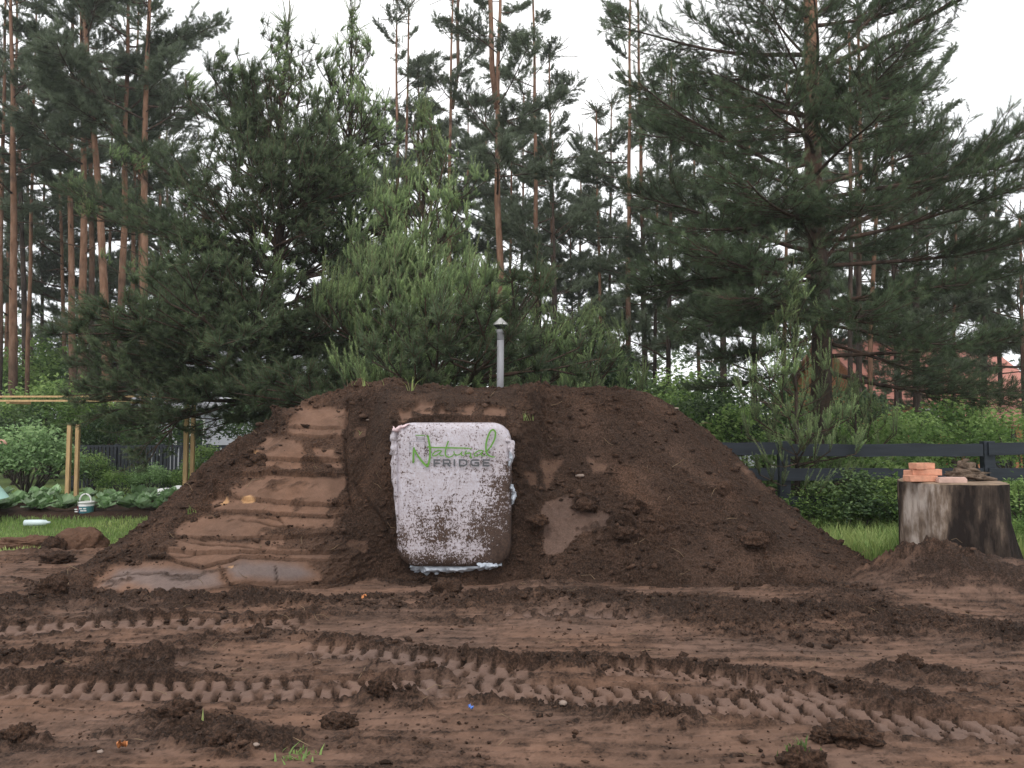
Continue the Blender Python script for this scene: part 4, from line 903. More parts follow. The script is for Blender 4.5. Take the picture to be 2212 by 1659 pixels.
SH = [('fresh', 110, 21.5, 1.05, 'bright green sapling under the left orange pines'), ('fresh', 25, 22, .85, 'bright green bush below the leftmost trunk'), ('fresh', 195, 22, .9, 'green bush at the foot of the orange cluster'), ('dark', 250, 21, .8, 'dark bush in front of the dark cabin'), ('dark', 40, 19, .75, 'dark shrub behind the airy grey green one'),
      ('tallfresh', 10, 30, 1.0, 'tall pale bush at the left edge'), ('tallfresh', 330, 30, .9, 'tall green bush right of the dark cabin'), ('tallfresh', 80, 32, 1.15, 'tall pale broadleaf between the leftmost trunks'), ('tallfresh', 160, 34, 1.2, 'tall pale broadleaf behind the cluster'), ('tall', 225, 31, 1.0, 'tall dark broadleaf left of the cabin'), ('tallfresh', 1180, 32, 1.2, 'tall pale broadleaf far behind the vent pipe'), ('tallfresh', 1330, 34, 1.1, 'tall pale broadleaf far behind, left of the old pine'), ('dark', 360, 19, .75, 'dark shrub left of the pale house'), ('dark', 660, 18, 1.05, 'dark shrub behind the left shoulder of the mound'), ('dark', 760, 19, 1.1, 'dark shrub behind the crest of the mound on the left'), ('dark', 560, 22, 1.0, 'dark shrub right of the pale house'),
      ('dark', 980, 18, 1.05, 'dark shrub left behind the vent pipe'), ('dark', 880, 20, 1.15, 'dark shrub behind the candle covered pine'), ('tall', 1262, 19.5, .80, 'dark leaved small tree against the sky right of the vent pipe'), ('tall', 1140, 24, .95, 'dark broadleaf behind the vent pipe'), ('fresh', 1350, 16.0, .75, 'bright green bush peeking over the mound right of the pipe'), ('fresh', 1260, 17.0, .62, 'small bright bush close right of the vent pipe'), ('fresh', 1440, 16.5, .82, 'bright green bush over the right shoulder of the mound'),
      ('fresh', 1395, 15.4, .80, 'lush bright bush at the middle of the right hand crest'), ('dark', 1540, 15.5, .9, 'dark bush behind the right shoulder of the mound'), ('fresh', 1600, 14.5, .72, 'leafy bush behind the left end of the slate fence'), ('dark', 1660, 16.5, 1.0, 'dark bush left behind the slim young pine'), ('fresh', 1760, 15.5, .7, 'leafy bush right behind the slim young pine'), ('fresh', 1905, 13.0, .62, 'leafy bush behind the slate fence left of the stump'), ('dark', 1840, 17.5, .9, 'dark bush beyond the fence left of the red house'), ('fresh', 1960, 16.0, .68, 'green bush in front of the red roofed house'), ('fresh', 2060, 18.0, .85, 'green bush below the right end of the red roof'), ('fresh', 2195, 15.0, .7, 'green bush at the right edge behind the fence'), ('dark', 2110, 20, .7, 'dark bush before the orange brick shed'), ('fresh', 1480, 22, 1.15, 'tall green bush behind the pines on the right'), ('dark', 1390, 22, 1.1, 'dark bush left of the old pine')]
for k, (kind, px, Yd, s, label) in enumerate(SH): bush(kind, px, Yd, s, label, k, k * 1.3)
for k, (kind, px, Yd, s, label) in enumerate([('dark', 1838, 9.7, .46, 'dark bush in front of the slate rails between the slim pine and the stump'), ('fresh', 1900, 9.75, .42, 'leafy bush touching the stump from behind on its left'), ('fresh', 1772, 9.75, .36, 'low bush before the slate rails right of the slim pine'), ('fresh', 2215, 9.2, .42, 'leafy bush at the right edge beside the stump')]): bush(kind, px, Yd, s, label, k, k * 2.1, sz=s * .78)
LOW = [(1660, 10.1, .6, 'low weeds at the left foot of the slim young pine'), (1790, 10.3, .7, 'low leafy clump right of the slim young pine'), (1870, 10.2, .75, 'low leafy clump left of the stump'), (1920, 10.0, 0.8, 'low leafy clump close behind the stump on the left'), (2200, 9.6, .7, 'low leafy clump right of the stump'), (2190, 8.6, .5, 'small weed clump at the right edge'), (1600, 10.2, .8, 'weeds under the left end of the slate fence'), (1830, 10.6, 1.2, 'broad undergrowth in front of the slate fence'), (1990, 10.8, 1.1, 'undergrowth under the slate rails behind the stump'), (2080, 9.7, .7, 'weeds left of the slate post'), (2160, 10.4, .9, 'weeds right of the slate post'), (1740, 10.9, .95, 'undergrowth hiding the middle of the fence'),
       (200, 16.6, .55, 'low bush between the two wooden posts and the paling fence'), (260, 16.4, .58, 'yellow green bush in front of the paling fence'), (330, 16.4, .6, 'low bush along the paling fence'), (450, 16.2, .66, 'low bush right of the right hand posts'), (395, 16.8, .55, 'bush between the right hand posts and the fence'), (500, 16.5, .45, 'small bush at the right end of the paling fence')]
for k, (px, Yd, s, label) in enumerate(LOW):
    far = Yd > 15; kind = ('fresh', 'low', 'airy')[k % 3] if far else 'low'; q = {'fresh': .62, 'low': 1.0, 'airy': .75}[kind]
    bush(kind, px, Yd, s * q, label, k, k * 1.7)

# far wood that reads as one mass
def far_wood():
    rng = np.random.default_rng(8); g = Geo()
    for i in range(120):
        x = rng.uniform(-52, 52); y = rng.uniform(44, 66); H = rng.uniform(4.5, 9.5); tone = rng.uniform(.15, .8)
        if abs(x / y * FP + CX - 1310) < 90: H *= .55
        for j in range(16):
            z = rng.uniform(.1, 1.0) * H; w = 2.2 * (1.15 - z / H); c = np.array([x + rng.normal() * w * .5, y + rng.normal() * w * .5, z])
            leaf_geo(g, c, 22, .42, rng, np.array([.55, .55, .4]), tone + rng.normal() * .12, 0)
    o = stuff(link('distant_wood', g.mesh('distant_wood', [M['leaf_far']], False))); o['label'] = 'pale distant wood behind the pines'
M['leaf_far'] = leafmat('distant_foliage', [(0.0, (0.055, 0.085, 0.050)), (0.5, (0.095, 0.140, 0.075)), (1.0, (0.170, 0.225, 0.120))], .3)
far_wood()

# grass
def blades(name, xy, h, rng, z=None, w=0.006, label='grass', tone=None, bend=.5):
    n = len(xy); a = rng.uniform(0, 6.28, n); hh = h * rng.uniform(.5, 1.3, n); b = np.stack([xy[:, 0], xy[:, 1], np.full(n, -0.05) if z is None else z], 1)
    s = np.stack([np.cos(a), np.sin(a), np.zeros(n)], 1) * (w * rng.uniform(.7, 1.4, n))[:, None]; d = np.stack([np.cos(a + 1.6 + rng.normal(size=n) * .4), np.sin(a + 1.6), np.zeros(n)], 1) * (hh * bend * rng.uniform(.1, 1, n))[:, None]
    m = b + d * .3 + np.stack([0 * a, 0 * a, hh * .6], 1); t = b + d + np.stack([0 * a, 0 * a, hh], 1)
    v = np.stack([b - s, b + s, m - s * .7, m + s * .7, t], 1).reshape(-1, 3); i = np.arange(n)[:, None] * 5
    tr = np.concatenate([i + np.array(q) for q in ((0, 1, 3), (0, 3, 2), (2, 3, 4))]); tn = np.repeat(np.clip((rng.random(n) * .6 + .2) if tone is None else tone, 0, 1), 5)
    o = stuff(link(name, Geo().add(v, tr, 0, tn).mesh(name, [M['grass']], False))); o['label'] = label; return o
rg = np.random.default_rng(3)
def scatter(n, x0, x1, y0, y1): return np.stack([rg.uniform(x0, x1, n), y0 + (y1 - y0) * rg.random(n) ** 1.35], 1)
xy = scatter(62000, -12, -1.8, 8.4, 17.5); xy = xy[(xy[:, 1] > soil_edge_y(xy[:, 0]) - 0.05 + 0.4 * pn(xy[:, 0] * 2, xy[:, 1] * 2, 9)) & (xy[:, 0] / xy[:, 1] > -.76)]
nz = pn(xy[:, 0] * .8, xy[:, 1] * .8, 15)
yel = sstep(0.9, 0.1, xy[:, 1] - soil_edge_y(xy[:, 0]))
blades('lawn_grass', xy, 0.062, rg, None, .0065, 'short green lawn grass left of the mound', 0.52 + .3 * nz + .35 * yel + rg.normal(size=len(xy)) * .14)
xy = scatter(30000, 2.2, 8.2, 8.0, 11.2); xy = xy[(xy[:, 1] > soil_edge_y(xy[:, 0]) - 0.12 + 0.4 * pn(xy[:, 0] * 2, xy[:, 1] * 2, 9))]
blades('tall_grass', xy, 0.31, rg, None, .0055, 'long bright grass round the stump', .60 + .4 * pn(xy[:, 0] * 1.5, xy[:, 1] * 1.5, 16) + rg.normal(size=len(xy)) * .16, .9)

# ------------------------------------------------------------------ damp air between the trees
hm = bpy.data.materials.new('haze'); hm.use_nodes = True; hn = hm.node_tree; hn.nodes.clear()
ho = hn.nodes.new('ShaderNodeOutputMaterial'); hv = hn.nodes.new('ShaderNodeVolumePrincipled'); hv.inputs['Color'].default_value = (.93, .96, 1, 1); hv.inputs['Density'].default_value = 0.0008; hv.inputs['Anisotropy'].default_value = 0.2
hn.links.new(hv.outputs[0], ho.inputs['Volume'])
v, t = box(-380, 380, -30, 450, -1.6, 26); hz = stuff(link('haze', mesh_np('haze', v, t, hm, None, False))); hz['label'] = 'thin damp haze in the wood'
# ------------------------------------------------------------------ cellar door panel wrapped in soiled white film, with an overlaid logo
def door_y(z): return 7.46 + 0.07 * z
def dpt(x, y, off=0.0):
    Y = 7.5
    for _ in range(5): p = at(x, y, Y); Y = door_y(p[2]) - off
    return at(x, y, Y)
def rrect(x0, x1, y0, y1, r, n=14):
    """rounded rectangle in layout pixels; r = radii of top left, top right, bottom right, bottom left"""
    P = []
    for (cx, cy, a0, rr) in ((x0 + r[0], y0 + r[0], 180, r[0]), (x1 - r[1], y0 + r[1], 270, r[1]), (x1 - r[2], y1 - r[2], 0, r[2]), (x0 + r[3], y1 - r[3], 90, r[3])):
        for i in range(n):
            a = math.radians(a0 + 90 * i / (n - 1)); P.append((cx + rr * math.cos(a), cy + rr * math.sin(a)))
    Q = []
    for (a, b) in zip(P, P[1:] + P[:1]):
        m = max(1, int(math.hypot(b[0] - a[0], b[1] - a[1]) / 8))
        Q += [(a[0] + (b[0] - a[0]) * k / m, a[1] + (b[1] - a[1]) * k / m) for k in range(m)]
    return np.array(Q)
def film_mat():
    m, n, b, o = mat('soiled_white_film')
    co = N(n, 'ShaderNodeTexCoord').outputs['Object']; s = N(n, 'ShaderNodeSeparateXYZ'); n.links.new(co, s.inputs[0])
    x, z = s.outputs[0], s.outputs[2]
    def ss(v, a, c):
        r = N(n, 'ShaderNodeMapRange', interpolation_type='SMOOTHSTEP'); n.links.new(v, r.inputs[0])
        r.inputs[1].default_value = a; r.inputs[2].default_value = c; return r.outputs[0]
    big = noise(n, 3.2, 5, co, 0.6); mid = noise(n, 9, 5, co, 0.65, (1, 1, 2.6)); drip = noise(n, 20, 3, co, 0.6, (1.6, 1, .22)); fine = noise(n, 46, 4, co, 0.62); spk = noise(n, 85, 3, co, 0.7, (1.2, 1, 0.8))
    low = ss(z, 0.05, -0.62); rgt = ss(x, 0.12, 0.52)
    cov = math_(n, 'MULTIPLY_ADD', low, 0.17, 0.425)
    cov = math_(n, 'MULTIPLY_ADD', math_(n, 'MULTIPLY', rgt, ss(z, 0.62, 0.25)), 0.105, cov)
    cov = math_(n, 'MULTIPLY_ADD', math_(n, 'MULTIPLY', ss(x, 0.0, 0.42), ss(z, -0.1, -0.42)), 0.045, cov)
    cov = math_(n, 'MULTIPLY_ADD', math_(n, 'MULTIPLY', ss(x, -0.36, -0.52), ss(z, -0.45, -0.66)), 0.32, cov)
    cov = math_(n, 'MULTIPLY_ADD', math_(n, 'MULTIPLY', ss(x, 0.36, 0.50), ss(z, -0.50, -0.64)), 0.30, cov)
    cov = math_(n, 'MULTIPLY_ADD', ss(z, -0.625, -0.66), 0.06, cov)
    cov = math_(n, 'MULTIPLY_ADD', math_(n, 'MULTIPLY', math_(n, 'SUBTRACT', ss(z, -.40, -.47), ss(z, -.53, -.60)), math_(n, 'SUBTRACT', 1.0, ss(x, .30, .42))), -0.10, cov)
    cov = math_(n, 'MULTIPLY_ADD', math_(n, 'SUBTRACT', big, 0.5), 0.42, cov); cov = math_(n, 'MULTIPLY_ADD', math_(n, 'SUBTRACT', drip, 0.5), 0.16, math_(n, 'MULTIPLY_ADD', math_(n, 'SUBTRACT', mid, 0.5), 0.34, cov))
    d = math_(n, 'SUBTRACT', math_(n, 'ADD', cov, math_(n, 'MULTIPLY_ADD', math_(n, 'SUBTRACT', spk, 0.5), 0.62, math_(n, 'MULTIPLY', math_(n, 'SUBTRACT', fine, .5), .5))), 0.5)
    spot = ss(d, -0.03, 0.05)
    film = ramp(n, big, [(0.3, (0.45, 0.425, 0.465)), (0.55, (0.56, 0.55, 0.625)), (0.75, (0.43, 0.395, 0.425))])
    dust = math_(n, 'MULTIPLY', ss(d, -0.34, 0.02), 0.62)
    c = mixc(n, dust, film, (0.34, 0.265, 0.250)); c = mixc(n, spot, c, ramp(n, fine, [(0.3, (0.030, 0.018, 0.013)), (0.7, (0.085, 0.052, 0.038))]))
    n.links.new(c, b.inputs['Base Color']); n.links.new(math_(n, 'MULTIPLY_ADD', spot, 0.45, 0.42), b.inputs['Roughness']); b.inputs['Specular IOR Level'].default_value = 0.3
    bump(n, b, math_(n, 'MULTIPLY_ADD', spot, 0.6, math_(n, 'MULTIPLY', mid, 0.4)), 0.5, 0.006); return m
M['film'] = film_mat()
M['film_pink'] = simple('crumpled_pinkish_film', (0.60, 0.45, 0.46), 0.5, 0.3, 22, 0.6, 0.006)
M['film_white'] = simple('crumpled_white_film', (0.40, 0.43, 0.48), 0.4, 0.25, 16, 0.5, 0.006)  # white film greyed and cooled: shade below the door put into the colour
M['logo_green'] = simple('green_logo', (0.105, 0.255, 0.035), 0.6, 0.05, 9)
M['logo_grey'] = simple('grey_logo', (0.085, 0.087, 0.092), 0.6, 0.05, 9)
DC = dpt(980, 1068)                                        # centre of the panel
def build_door():
    root = thing('cellar_door', 'upright rounded cellar door wrapped in soil speckled white film', 'door', (DC[0], door_y(0), 0.0))
    out = rrect(856, 1103, 914, 1225, (34, 42, 46, 46)); cx, cy = 980, 1069
    rings = [0.01, .12, .25, .38, .5, .6, .7, .78, .85, .9, .94, .97, .99, 1.0]
    V = []; n = len(out)
    for r in rings:
        for (x, y) in out:
            p = dpt(cx + (x - cx) * r, cy + (y - cy) * r)
            e = 1 - r; back = 0.038 * max(0, 1 - e / 0.10) ** 2
            w = 0.010 * float(fbm(np.array([p[0] * 2.6]), np.array([p[2] * 2.0]), 401, 3)[0]) + 0.006 * float(fbm(np.array([p[0] * 9 + p[2] * 2]), np.array([p[2] * 5]), 402, 3)[0])
            V.append(p + np.array([0, back + w - 0.008 * (1 - r * r), 0]))
    for off, k in ((0.10, 1.012), (0.17, 1.008), (0.26, 1.0)):
        for (x, y) in out:
            p = dpt(cx + (x - cx) * k, cy + (y - cy) * k); V.append(p + np.array([0, off, 0]) + 0.010 * np.array([pn(np.array([x * .11]), np.array([off * 30]), 5)[0], 0, pn(np.array([y * .11]), np.array([off * 30]), 6)[0]]))
    V = np.array(V); m = len(rings) + 3; t = []
    for r in range(m - 1):
        for i in range(n):
            a = r * n + i; b = r * n + (i + 1) % n; t += [(a, b, b + n), (a, b + n, a + n)]
    org = np.array([DC[0], door_y(0), 0]); mid = np.array([DC[0], DC[1], DC[2]])
    o = link('panel', Geo().add(V - mid, t).mesh('panel', [M['film']]), root); o.location = Vector(mid - org)
    rng = np.random.default_rng(4)
    def fold(pts, wdt, name, mt, seed, amp=.02, dep=.05, nx=30, ny=10):
        """a crumpled strip of film along a pixel path"""
        P = np.array(pts, float); s = np.linspace(0, len(P) - 1, nx); cxy = np.stack([np.interp(s, range(len(P)), P[:, k]) for k in (0, 1)], 1); ww = np.interp(s, range(len(P)), wdt)
        d = np.gradient(cxy, axis=0); d /= np.linalg.norm(d, axis=1)[:, None]; nn = np.stack([-d[:, 1], d[:, 0]], 1); Vv = []
        for i in range(nx):
            for j in range(ny):
                f = j / (ny - 1) * 2 - 1; q = cxy[i] + nn[i] * ww[i] * f * (1 + .10 * rng.normal() * (abs(f) > .9)); p = dpt(*q)
                w = float(fbm(np.array([q[0] * .08 + seed]), np.array([q[1] * .08]), 410 + seed, 4, .65)[0])
                Vv.append(p + np.array([amp * .3 * w, dep - .05 * math.cos(f * 1.5) + amp * w * 1.1, amp * .4 * w]) - org)
        return link(name, Geo().add(Vv, grid_tris(nx, ny)).mesh(name, [mt]), root)
    fold([(850, 930), (849, 950), (852, 990), (853, 1040), (858, 1100), (859, 1150)], [7, 9, 10, 8, 6, 2], 'film_fold', M['film'], 1)
    fold([(847, 926), (858, 928), (872, 921), (884, 916)], [6, 7, 4, 2], 'film_fold', M['film_pink'], 2, .03)
    fold([(1092, 945), (1103, 960), (1104, 985), (1099, 1010)], [5, 9, 8, 3], 'film_fold', M['film'], 3, .025)
    fold([(1103, 975), (1104, 990), (1100, 1005)], [3, 5, 2], 'film_fold', M['film_white'], 4, .02, .02)
    fold([(1104, 1045), (1109, 1058), (1110, 1074), (1106, 1092)], [2, 4.5, 5, 2], 'film_fold', M['film_white'], 5, .03)
    fold([(885, 1228), (930, 1233), (985, 1231), (1040, 1226), (1085, 1222)], [7, 10, 9, 8, 3], 'film_fold', M['film_white'], 6, .03, .09)
    fold([(1030, 1219), (1050, 1222), (1075, 1222)], [4, 7, 3], 'film_fold', M['film_white'], 7, .03, .02)
    fold([(893, 1238), (930, 1242), (990, 1237)], [5, 6, 3], 'film_fold', M['film_white'], 8, .03, .15)
    # overlaid logo: strokes in the plane of the film
    def L3(p): return (826.3 + p[0] * .13884, 892.1 + p[1] * .13884)
    def smooth(P, k=6):
        P = np.array(P, float); 
        if len(P) < 3: return P
        out = []
        for i in range(len(P) - 1):
            p0 = P[max(i - 1, 0)]; p1 = P[i]; p2 = P[i + 1]; p3 = P[min(i + 2, len(P) - 1)]
            for t in np.linspace(0, 1, k, endpoint=False): out.append(.5 * (2 * p1 + (p2 - p0) * t + (2 * p0 - 5 * p1 + 4 * p2 - p3) * t * t + (3 * p1 - p0 - 3 * p2 + p3) * t ** 3))
        return np.array(out + [P[-1]])
    lift = [0.030]
    def stroke(g, pts, w, sm=True, taper=(1, 1), cap=True):
        lift[0] += 0.00004
        P = smooth(pts) if sm else np.array(pts, float)
        d = np.gradient(P, axis=0) if len(P) > 2 else np.repeat((P[1:] - P[:1]), 2, 0); d /= np.linalg.norm(d, axis=1)[:, None] + 1e-9; nn = np.stack([-d[:, 1], d[:, 0]], 1)
        ww = np.interp(np.linspace(0, 1, len(P)), np.linspace(0, 1, len(taper)), taper) * w / 2
        A = [L3(q) for q in (P + nn * ww[:, None])]; B = [L3(q) for q in (P - nn * ww[:, None])]
        v = [dpt(*q, lift[0]) - org for q in A] + [dpt(*q, lift[0]) - org for q in B]; k = len(P)
        t = []
        for i in range(k - 1): t += [(i, i + 1, k + i + 1), (i, k + i + 1, k + i)]
        g.add(v, t)
        if cap:
            for e in (0, k - 1):
                c = P[e]; rr = ww[e]; pts_ = [L3(c + rr * np.array([math.cos(a), math.sin(a)])) for a in np.linspace(0, 6.283, 11)[:-1]]
                g.add([dpt(*q, lift[0]) - org for q in [L3(c)] + pts_], [(0, i + 1, (i + 1) % 10 + 1) for i in range(10)])
    G = Geo()
    stroke(G, [(488, 545), (482, 640), (480, 765)], 30); stroke(G, [(484, 552), (560, 680), (640, 782), (698, 832)], 32, True, (.7, 1, 1.05)); stroke(G, [(700, 832), (735, 700), (737, 560), (720, 430), (702, 355)], 29)
    stroke(G, [(705, 527), (800, 538), (1000, 541), (1200, 545), (1320, 548), (1395, 558)], 22, True, (1, 1, 1, .9, .5))
    for dx, in ((0,), (648,)):
        stroke(G, [(918 + dx, 592), (870 + dx, 582), (812 + dx, 608), (778 + dx, 648), (795 + dx, 668), (850 + dx, 652), (905 + dx, 608)], 18); stroke(G, [(918 + dx, 592), (890 + dx, 635), (905 + dx, 665), (955 + dx, 658)], 18, True, (1, 1, .6))
    stroke(G, [(1022, 442), (1000, 510), (978, 600), (985, 660), (1025, 685), (1068, 678), (1108, 650)], 22, True, (1, 1, 1, .6))
    stroke(G, [(1110, 602), (1122, 640), (1160, 655), (1205, 640), (1238, 603)], 18); stroke(G, [(1238, 603), (1226, 640), (1245, 664), (1285, 648)], 18, True, (1, 1, .6))
    stroke(G, [(1302, 590), (1288, 630), (1322, 626), (1360, 622), (1372, 650), (1366, 688), (1388, 694)], 20)
    stroke(G, [(1630, 590), (1692, 510), (1742, 410), (1757, 310), (1727, 264), (1682, 282), (1640, 370), (1612, 480), (1612, 590), (1642, 650), (1700, 680), (1745, 683)], 27, True, (.8, 1, 1, 1, 1, .6))
    stroke(G, [(515, 346), (662, 349)], 15, False, cap=False)
    link('logo_lettering', G.mesh('logo_lettering', [M['logo_green']]), root)
    J = Geo()
    for s_ in ([(528, 362), (528, 437)], [(652, 362), (652, 437)], [(528, 378), (652, 378)], [(528, 400), (652, 400)], [(528, 418), (652, 418)], [(432, 440), (662, 440)], [(432, 440), (417, 458)], [(416, 457), (416, 612)], [(440, 452), (440, 575)], [(662, 440), (679, 458)], [(679, 457), (679, 735)], [(660, 452), (660, 612)], [(660, 648), (660, 704)]):
        stroke(J, s_, 5.0, False, cap=False)
    link('jar_emblem', J.mesh('jar_emblem', [M['logo_grey']]), root)
    K = Geo()
    for s_ in ([(805, 832), (805, 719)], [(792, 732), (902, 732)], [(792, 783), (892, 783)], [(948, 832), (948, 719)], [(935, 732), (1032, 732), (1047, 745), (1047, 772), (1032, 785), (935, 785)], [(1006, 785), (1052, 832)], [(1118, 832), (1118, 719)], [(1200, 832), (1200, 719)], [(1187, 732), (1272, 732), (1310, 753), (1310, 797), (1272, 819), (1187, 819)],
               [(1498, 732), (1402, 732), (1377, 752), (1377, 798), (1402, 819), (1504, 819)], [(1490, 819), (1490, 770)], [(1432, 775), (1503, 775)], [(1570, 832), (1570, 719)], [(1557, 732), (1668, 732)], [(1557, 776), (1655, 776)], [(1557, 819), (1668, 819)]):
        stroke(K, s_, 27, False, cap=False)
    link('logo_lettering', K.mesh('logo_lettering', [M['logo_grey']]), root)
build_door()

# grey vent pipe with a conical cap, rising from the crest
def vent():
    Yp = 9.15; b = at(1080, 842, Yp); top = at(1081, 712, Yp)[2]; r = .5 * 15.2 / FP * Yp / 1
    root = thing('vent_pipe', 'grey plastic vent pipe with a pointed metal cap on the mound crest', 'vent pipe', (b[0], Yp, b[2] - .35))
    z0 = b[2] - .35; h = top - z0
    link('pipe', Geo().add(*tube([(0, 0, 0), (0.004, 0, h * .5), (.006, 0, h - .10)], r, 20)).mesh('pipe', [M['pipe']]), root)
    link('collar', Geo().add(*tube([(.006, 0, h - .12), (.006, 0, h - .118), (.006, 0, h - .045), (.006, 0, h - .04), (.006, 0, h - .02), (.006, 0, h - .004), (.006, 0, h)], [r, r * 1.07, r * 1.07, r * 1.22, r * 1.24, r * 1.24, r * 1.12], 20)).mesh('collar', [M['pipe']]), root)
    for k in range(3):
        a = k * 2.094 + .5; link('bracket', Geo().add(*tube([(.006 + math.cos(a) * r * .8, math.sin(a) * r * .8, h - .01), (.006 + math.cos(a) * r * 1.0, math.sin(a) * r * 1.0, h + .06)], .008, 5)).mesh('bracket', [M['blacksteel']]), root)
    R = .5 * 33 / FP * Yp * 1.0
    link('cap_skirt', Geo().add(*tube([(.006, 0, h + .015), (.006, 0, h + .03), (.006, 0, h + .052)], [r * .75, r * 1.5, R * .95], 24)).mesh('cap_skirt', [M['blacksteel']]), root)
    link('cap', Geo().add(*tube([(.006, 0, h + .050), (.006, 0, h + .053), (.006, 0, h + .066), (.006, 0, h + .132), (.006, 0, h + .136)], [R * .97, R, R * .97, .012, .003], 28)).mesh('cap', [M['steel']], False), root)
vent()

# ------------------------------------------------------------------ stump with bricks, tile and rotten wood on top
def stump_mat():
    m, n, b, o = mat('weathered_stump'); co = N(n, 'ShaderNodeTexCoord').outputs['Object']; tone = attr(n, 'tone')
    s = noise(n, 3.4, 6, co, .62, (1.3, 1.3, .5)); f = noise(n, 26, 5, co, .6, (1, 1, .18)); w = noise(n, 1.7, 3, co)
    k = math_(n, 'ADD', math_(n, 'MULTIPLY_ADD', math_(n, 'SUBTRACT', s, .5), 2.2, tone), math_(n, 'MULTIPLY', math_(n, 'SUBTRACT', f, .5), .5), None, True)
    c = ramp(n, k, [(.15, (.018, .013, .011)), (.42, (.062, .045, .035)), (.62, (.165, .120, .090)), (.9, (.40, .335, .29))])
    n.links.new(c, b.inputs['Base Color']); b.inputs['Roughness'].default_value = .9; b.inputs['Specular IOR Level'].default_value = .15; bump(n, b, math_(n, 'ADD', f, s), .9, .02); return m
M['stump'] = stump_mat(); M['cutwood'] = simple('weathered_cut_wood', (.22, .155, .105), .9, .35, 9, .5, .004)
def stump():
    Ys = 7.75; c = at(2056, 1040, Ys); zt = c[2]; X0 = c[0]; rT = .5 * 212 / FP * Ys
    root = thing('tree_stump', 'wide weathered tree stump with bricks on its flat top', 'tree stump', (X0, Ys, 0)); ns = 160; nz = 60; rows = []
    an = np.arange(ns) / ns * 6.28318; tn = []
    for i in range(nz):
        f = i / (nz - 1); z = -.12 + (zt + .12) * f
        r = rT * (1 + .055 * (1 - f) + .10 * np.exp(-(z + .05) / .16)) * np.ones(ns)
        sh = .05 * (1 - f) ** 1.5
        r = r + .030 * fbm(an * 3.0 / 6.283 * 4 + .18 * f, f * .5 + 0 * an, 420, 3) * 1 + .012 * fbm(an * 9 + .8 * f, f * 1.6 + 0 * an, 421, 3) + .13 * (1 - f) ** 2.2 * np.maximum(0, np.cos(an * 3 - .2)) ** 2 + .05 * np.exp(-((an - 5.6) / .12) ** 2) * -1 + .02 * np.exp(-((an - 4.3) / .10) ** 2) * -1
        r[-1] = r[0]; tw = -.18 * (1 - f)
        a = an + tw; rows.append(np.stack([sh + r * np.cos(a), r * np.sin(a), np.full(ns, z)], 1))
        tn.append(np.clip(.22 + .54 * np.exp(-((an - 3.55) / .38) ** 2) - .34 * sstep(5.3, 5.8, an) - .30 * sstep(.9, .4, an) + .12 * (f - .5) - .25 * (f < .12), 0, 1))
    V = np.concatenate(rows); t = []
    for i in range(nz - 1):
        j = np.arange(ns); a = i * ns + j; b = i * ns + (j + 1) % ns; t.append(np.stack([a, b, b + ns], 1)); t.append(np.stack([a, b + ns, a + ns], 1))
    link('bark', Geo().add(V, np.concatenate(t), 0, np.concatenate(tn)).mesh('bark', [M['stump']]), root)
    top = rows[-1]; cc = np.array([0, 0, zt]); R = [1.0, .97, .8, .55, .3]; Vt = []
    for k, q in enumerate(R):
        z = np.array([0, 0, (0.0, .006, .010, .008, .006)[k]]); Vt.append(cc + (top - cc) * q + z + np.stack([0 * an, 0 * an, .006 * fbm(top[:, 0] * q * 6, top[:, 1] * q * 6, 430, 3)], 1) * (k > 0))
    Vt = np.concatenate(Vt + [cc[None] + np.array([[0, 0, .006]])]); t = []
    for i in range(len(R) - 1):
        j = np.arange(ns); a = i * ns + j; b = i * ns + (j + 1) % ns; t.append(np.stack([a, b, b + ns], 1)); t.append(np.stack([a, b + ns, a + ns], 1))
    j = np.arange(ns); o_ = (len(R) - 1) * ns; t.append(np.stack([o_ + j, o_ + (j + 1) % ns, np.full(ns, len(Vt) - 1)], 1))
    link('cut_top', Geo().add(Vt, np.concatenate(t)).mesh('cut_top', [M['cutwood']]), root)
    return X0, Ys, zt + .012
SX, SY, SZ = stump()
rs = random.Random(6)
def onstump(px, dy, z=0): return (at(px, 1035, SY + dy)[0], SY + dy, SZ + z)
def brick(label, px, dy, z, rz, size=(.235, .115, .068), m='brick', tilt=0.0):
    v, t = bevbox(*size, .006, rs, .002); o = link('brick', mesh_np('brick', v, t, M[m], None, False), None, onstump(px, dy, z), (tilt, 0, rz)); tag(o, label, 'brick', 'bricks on the stump'); return o
brick('orange brick at the bottom of the small pile on the stump', 1988, -.18, 0.0, .10, (.275, .12, .058))
brick('middle orange brick lying across the bottom one on the stump', 2001, -.15, .059, -.28, (.25, .115, .056))
brick('topmost orange brick of the pile on the stump', 1992, -.15, .116, .22, (.20, .11, .056))
brick('orange brick half standing behind the pile on the left', 1977, -.04, 0.0, .5, (.21, .10, .10))
def tile():
    root = thing('broken_tile', 'pale pink broken tile lying at the front edge of the stump top', 'tile', onstump(2055, -.26), .0)
    P = [(-.155, -.075), (.10, -.085), (.165, .06), (-.02, .085), (-.13, .05)]
    for nm, z0, z1, k in (('tile_body', .0, .034, 1.0), ('tile_glaze', .034, .044, .93)):
        v = [(x * k, y * k, z) for z in (z0, z1) for x, y in P]; n = 5; t = [(0, i + 1, i) for i in range(1, 4)] + [(n, n + i, n + i + 1) for i in range(1, 4)]
        for i in range(n): j = (i + 1) % n; t += [(i, j, n + j), (i, n + j, n + i)]
        link(nm, mesh_np(nm, v, t, M['tile'], None, False), root)
tile()
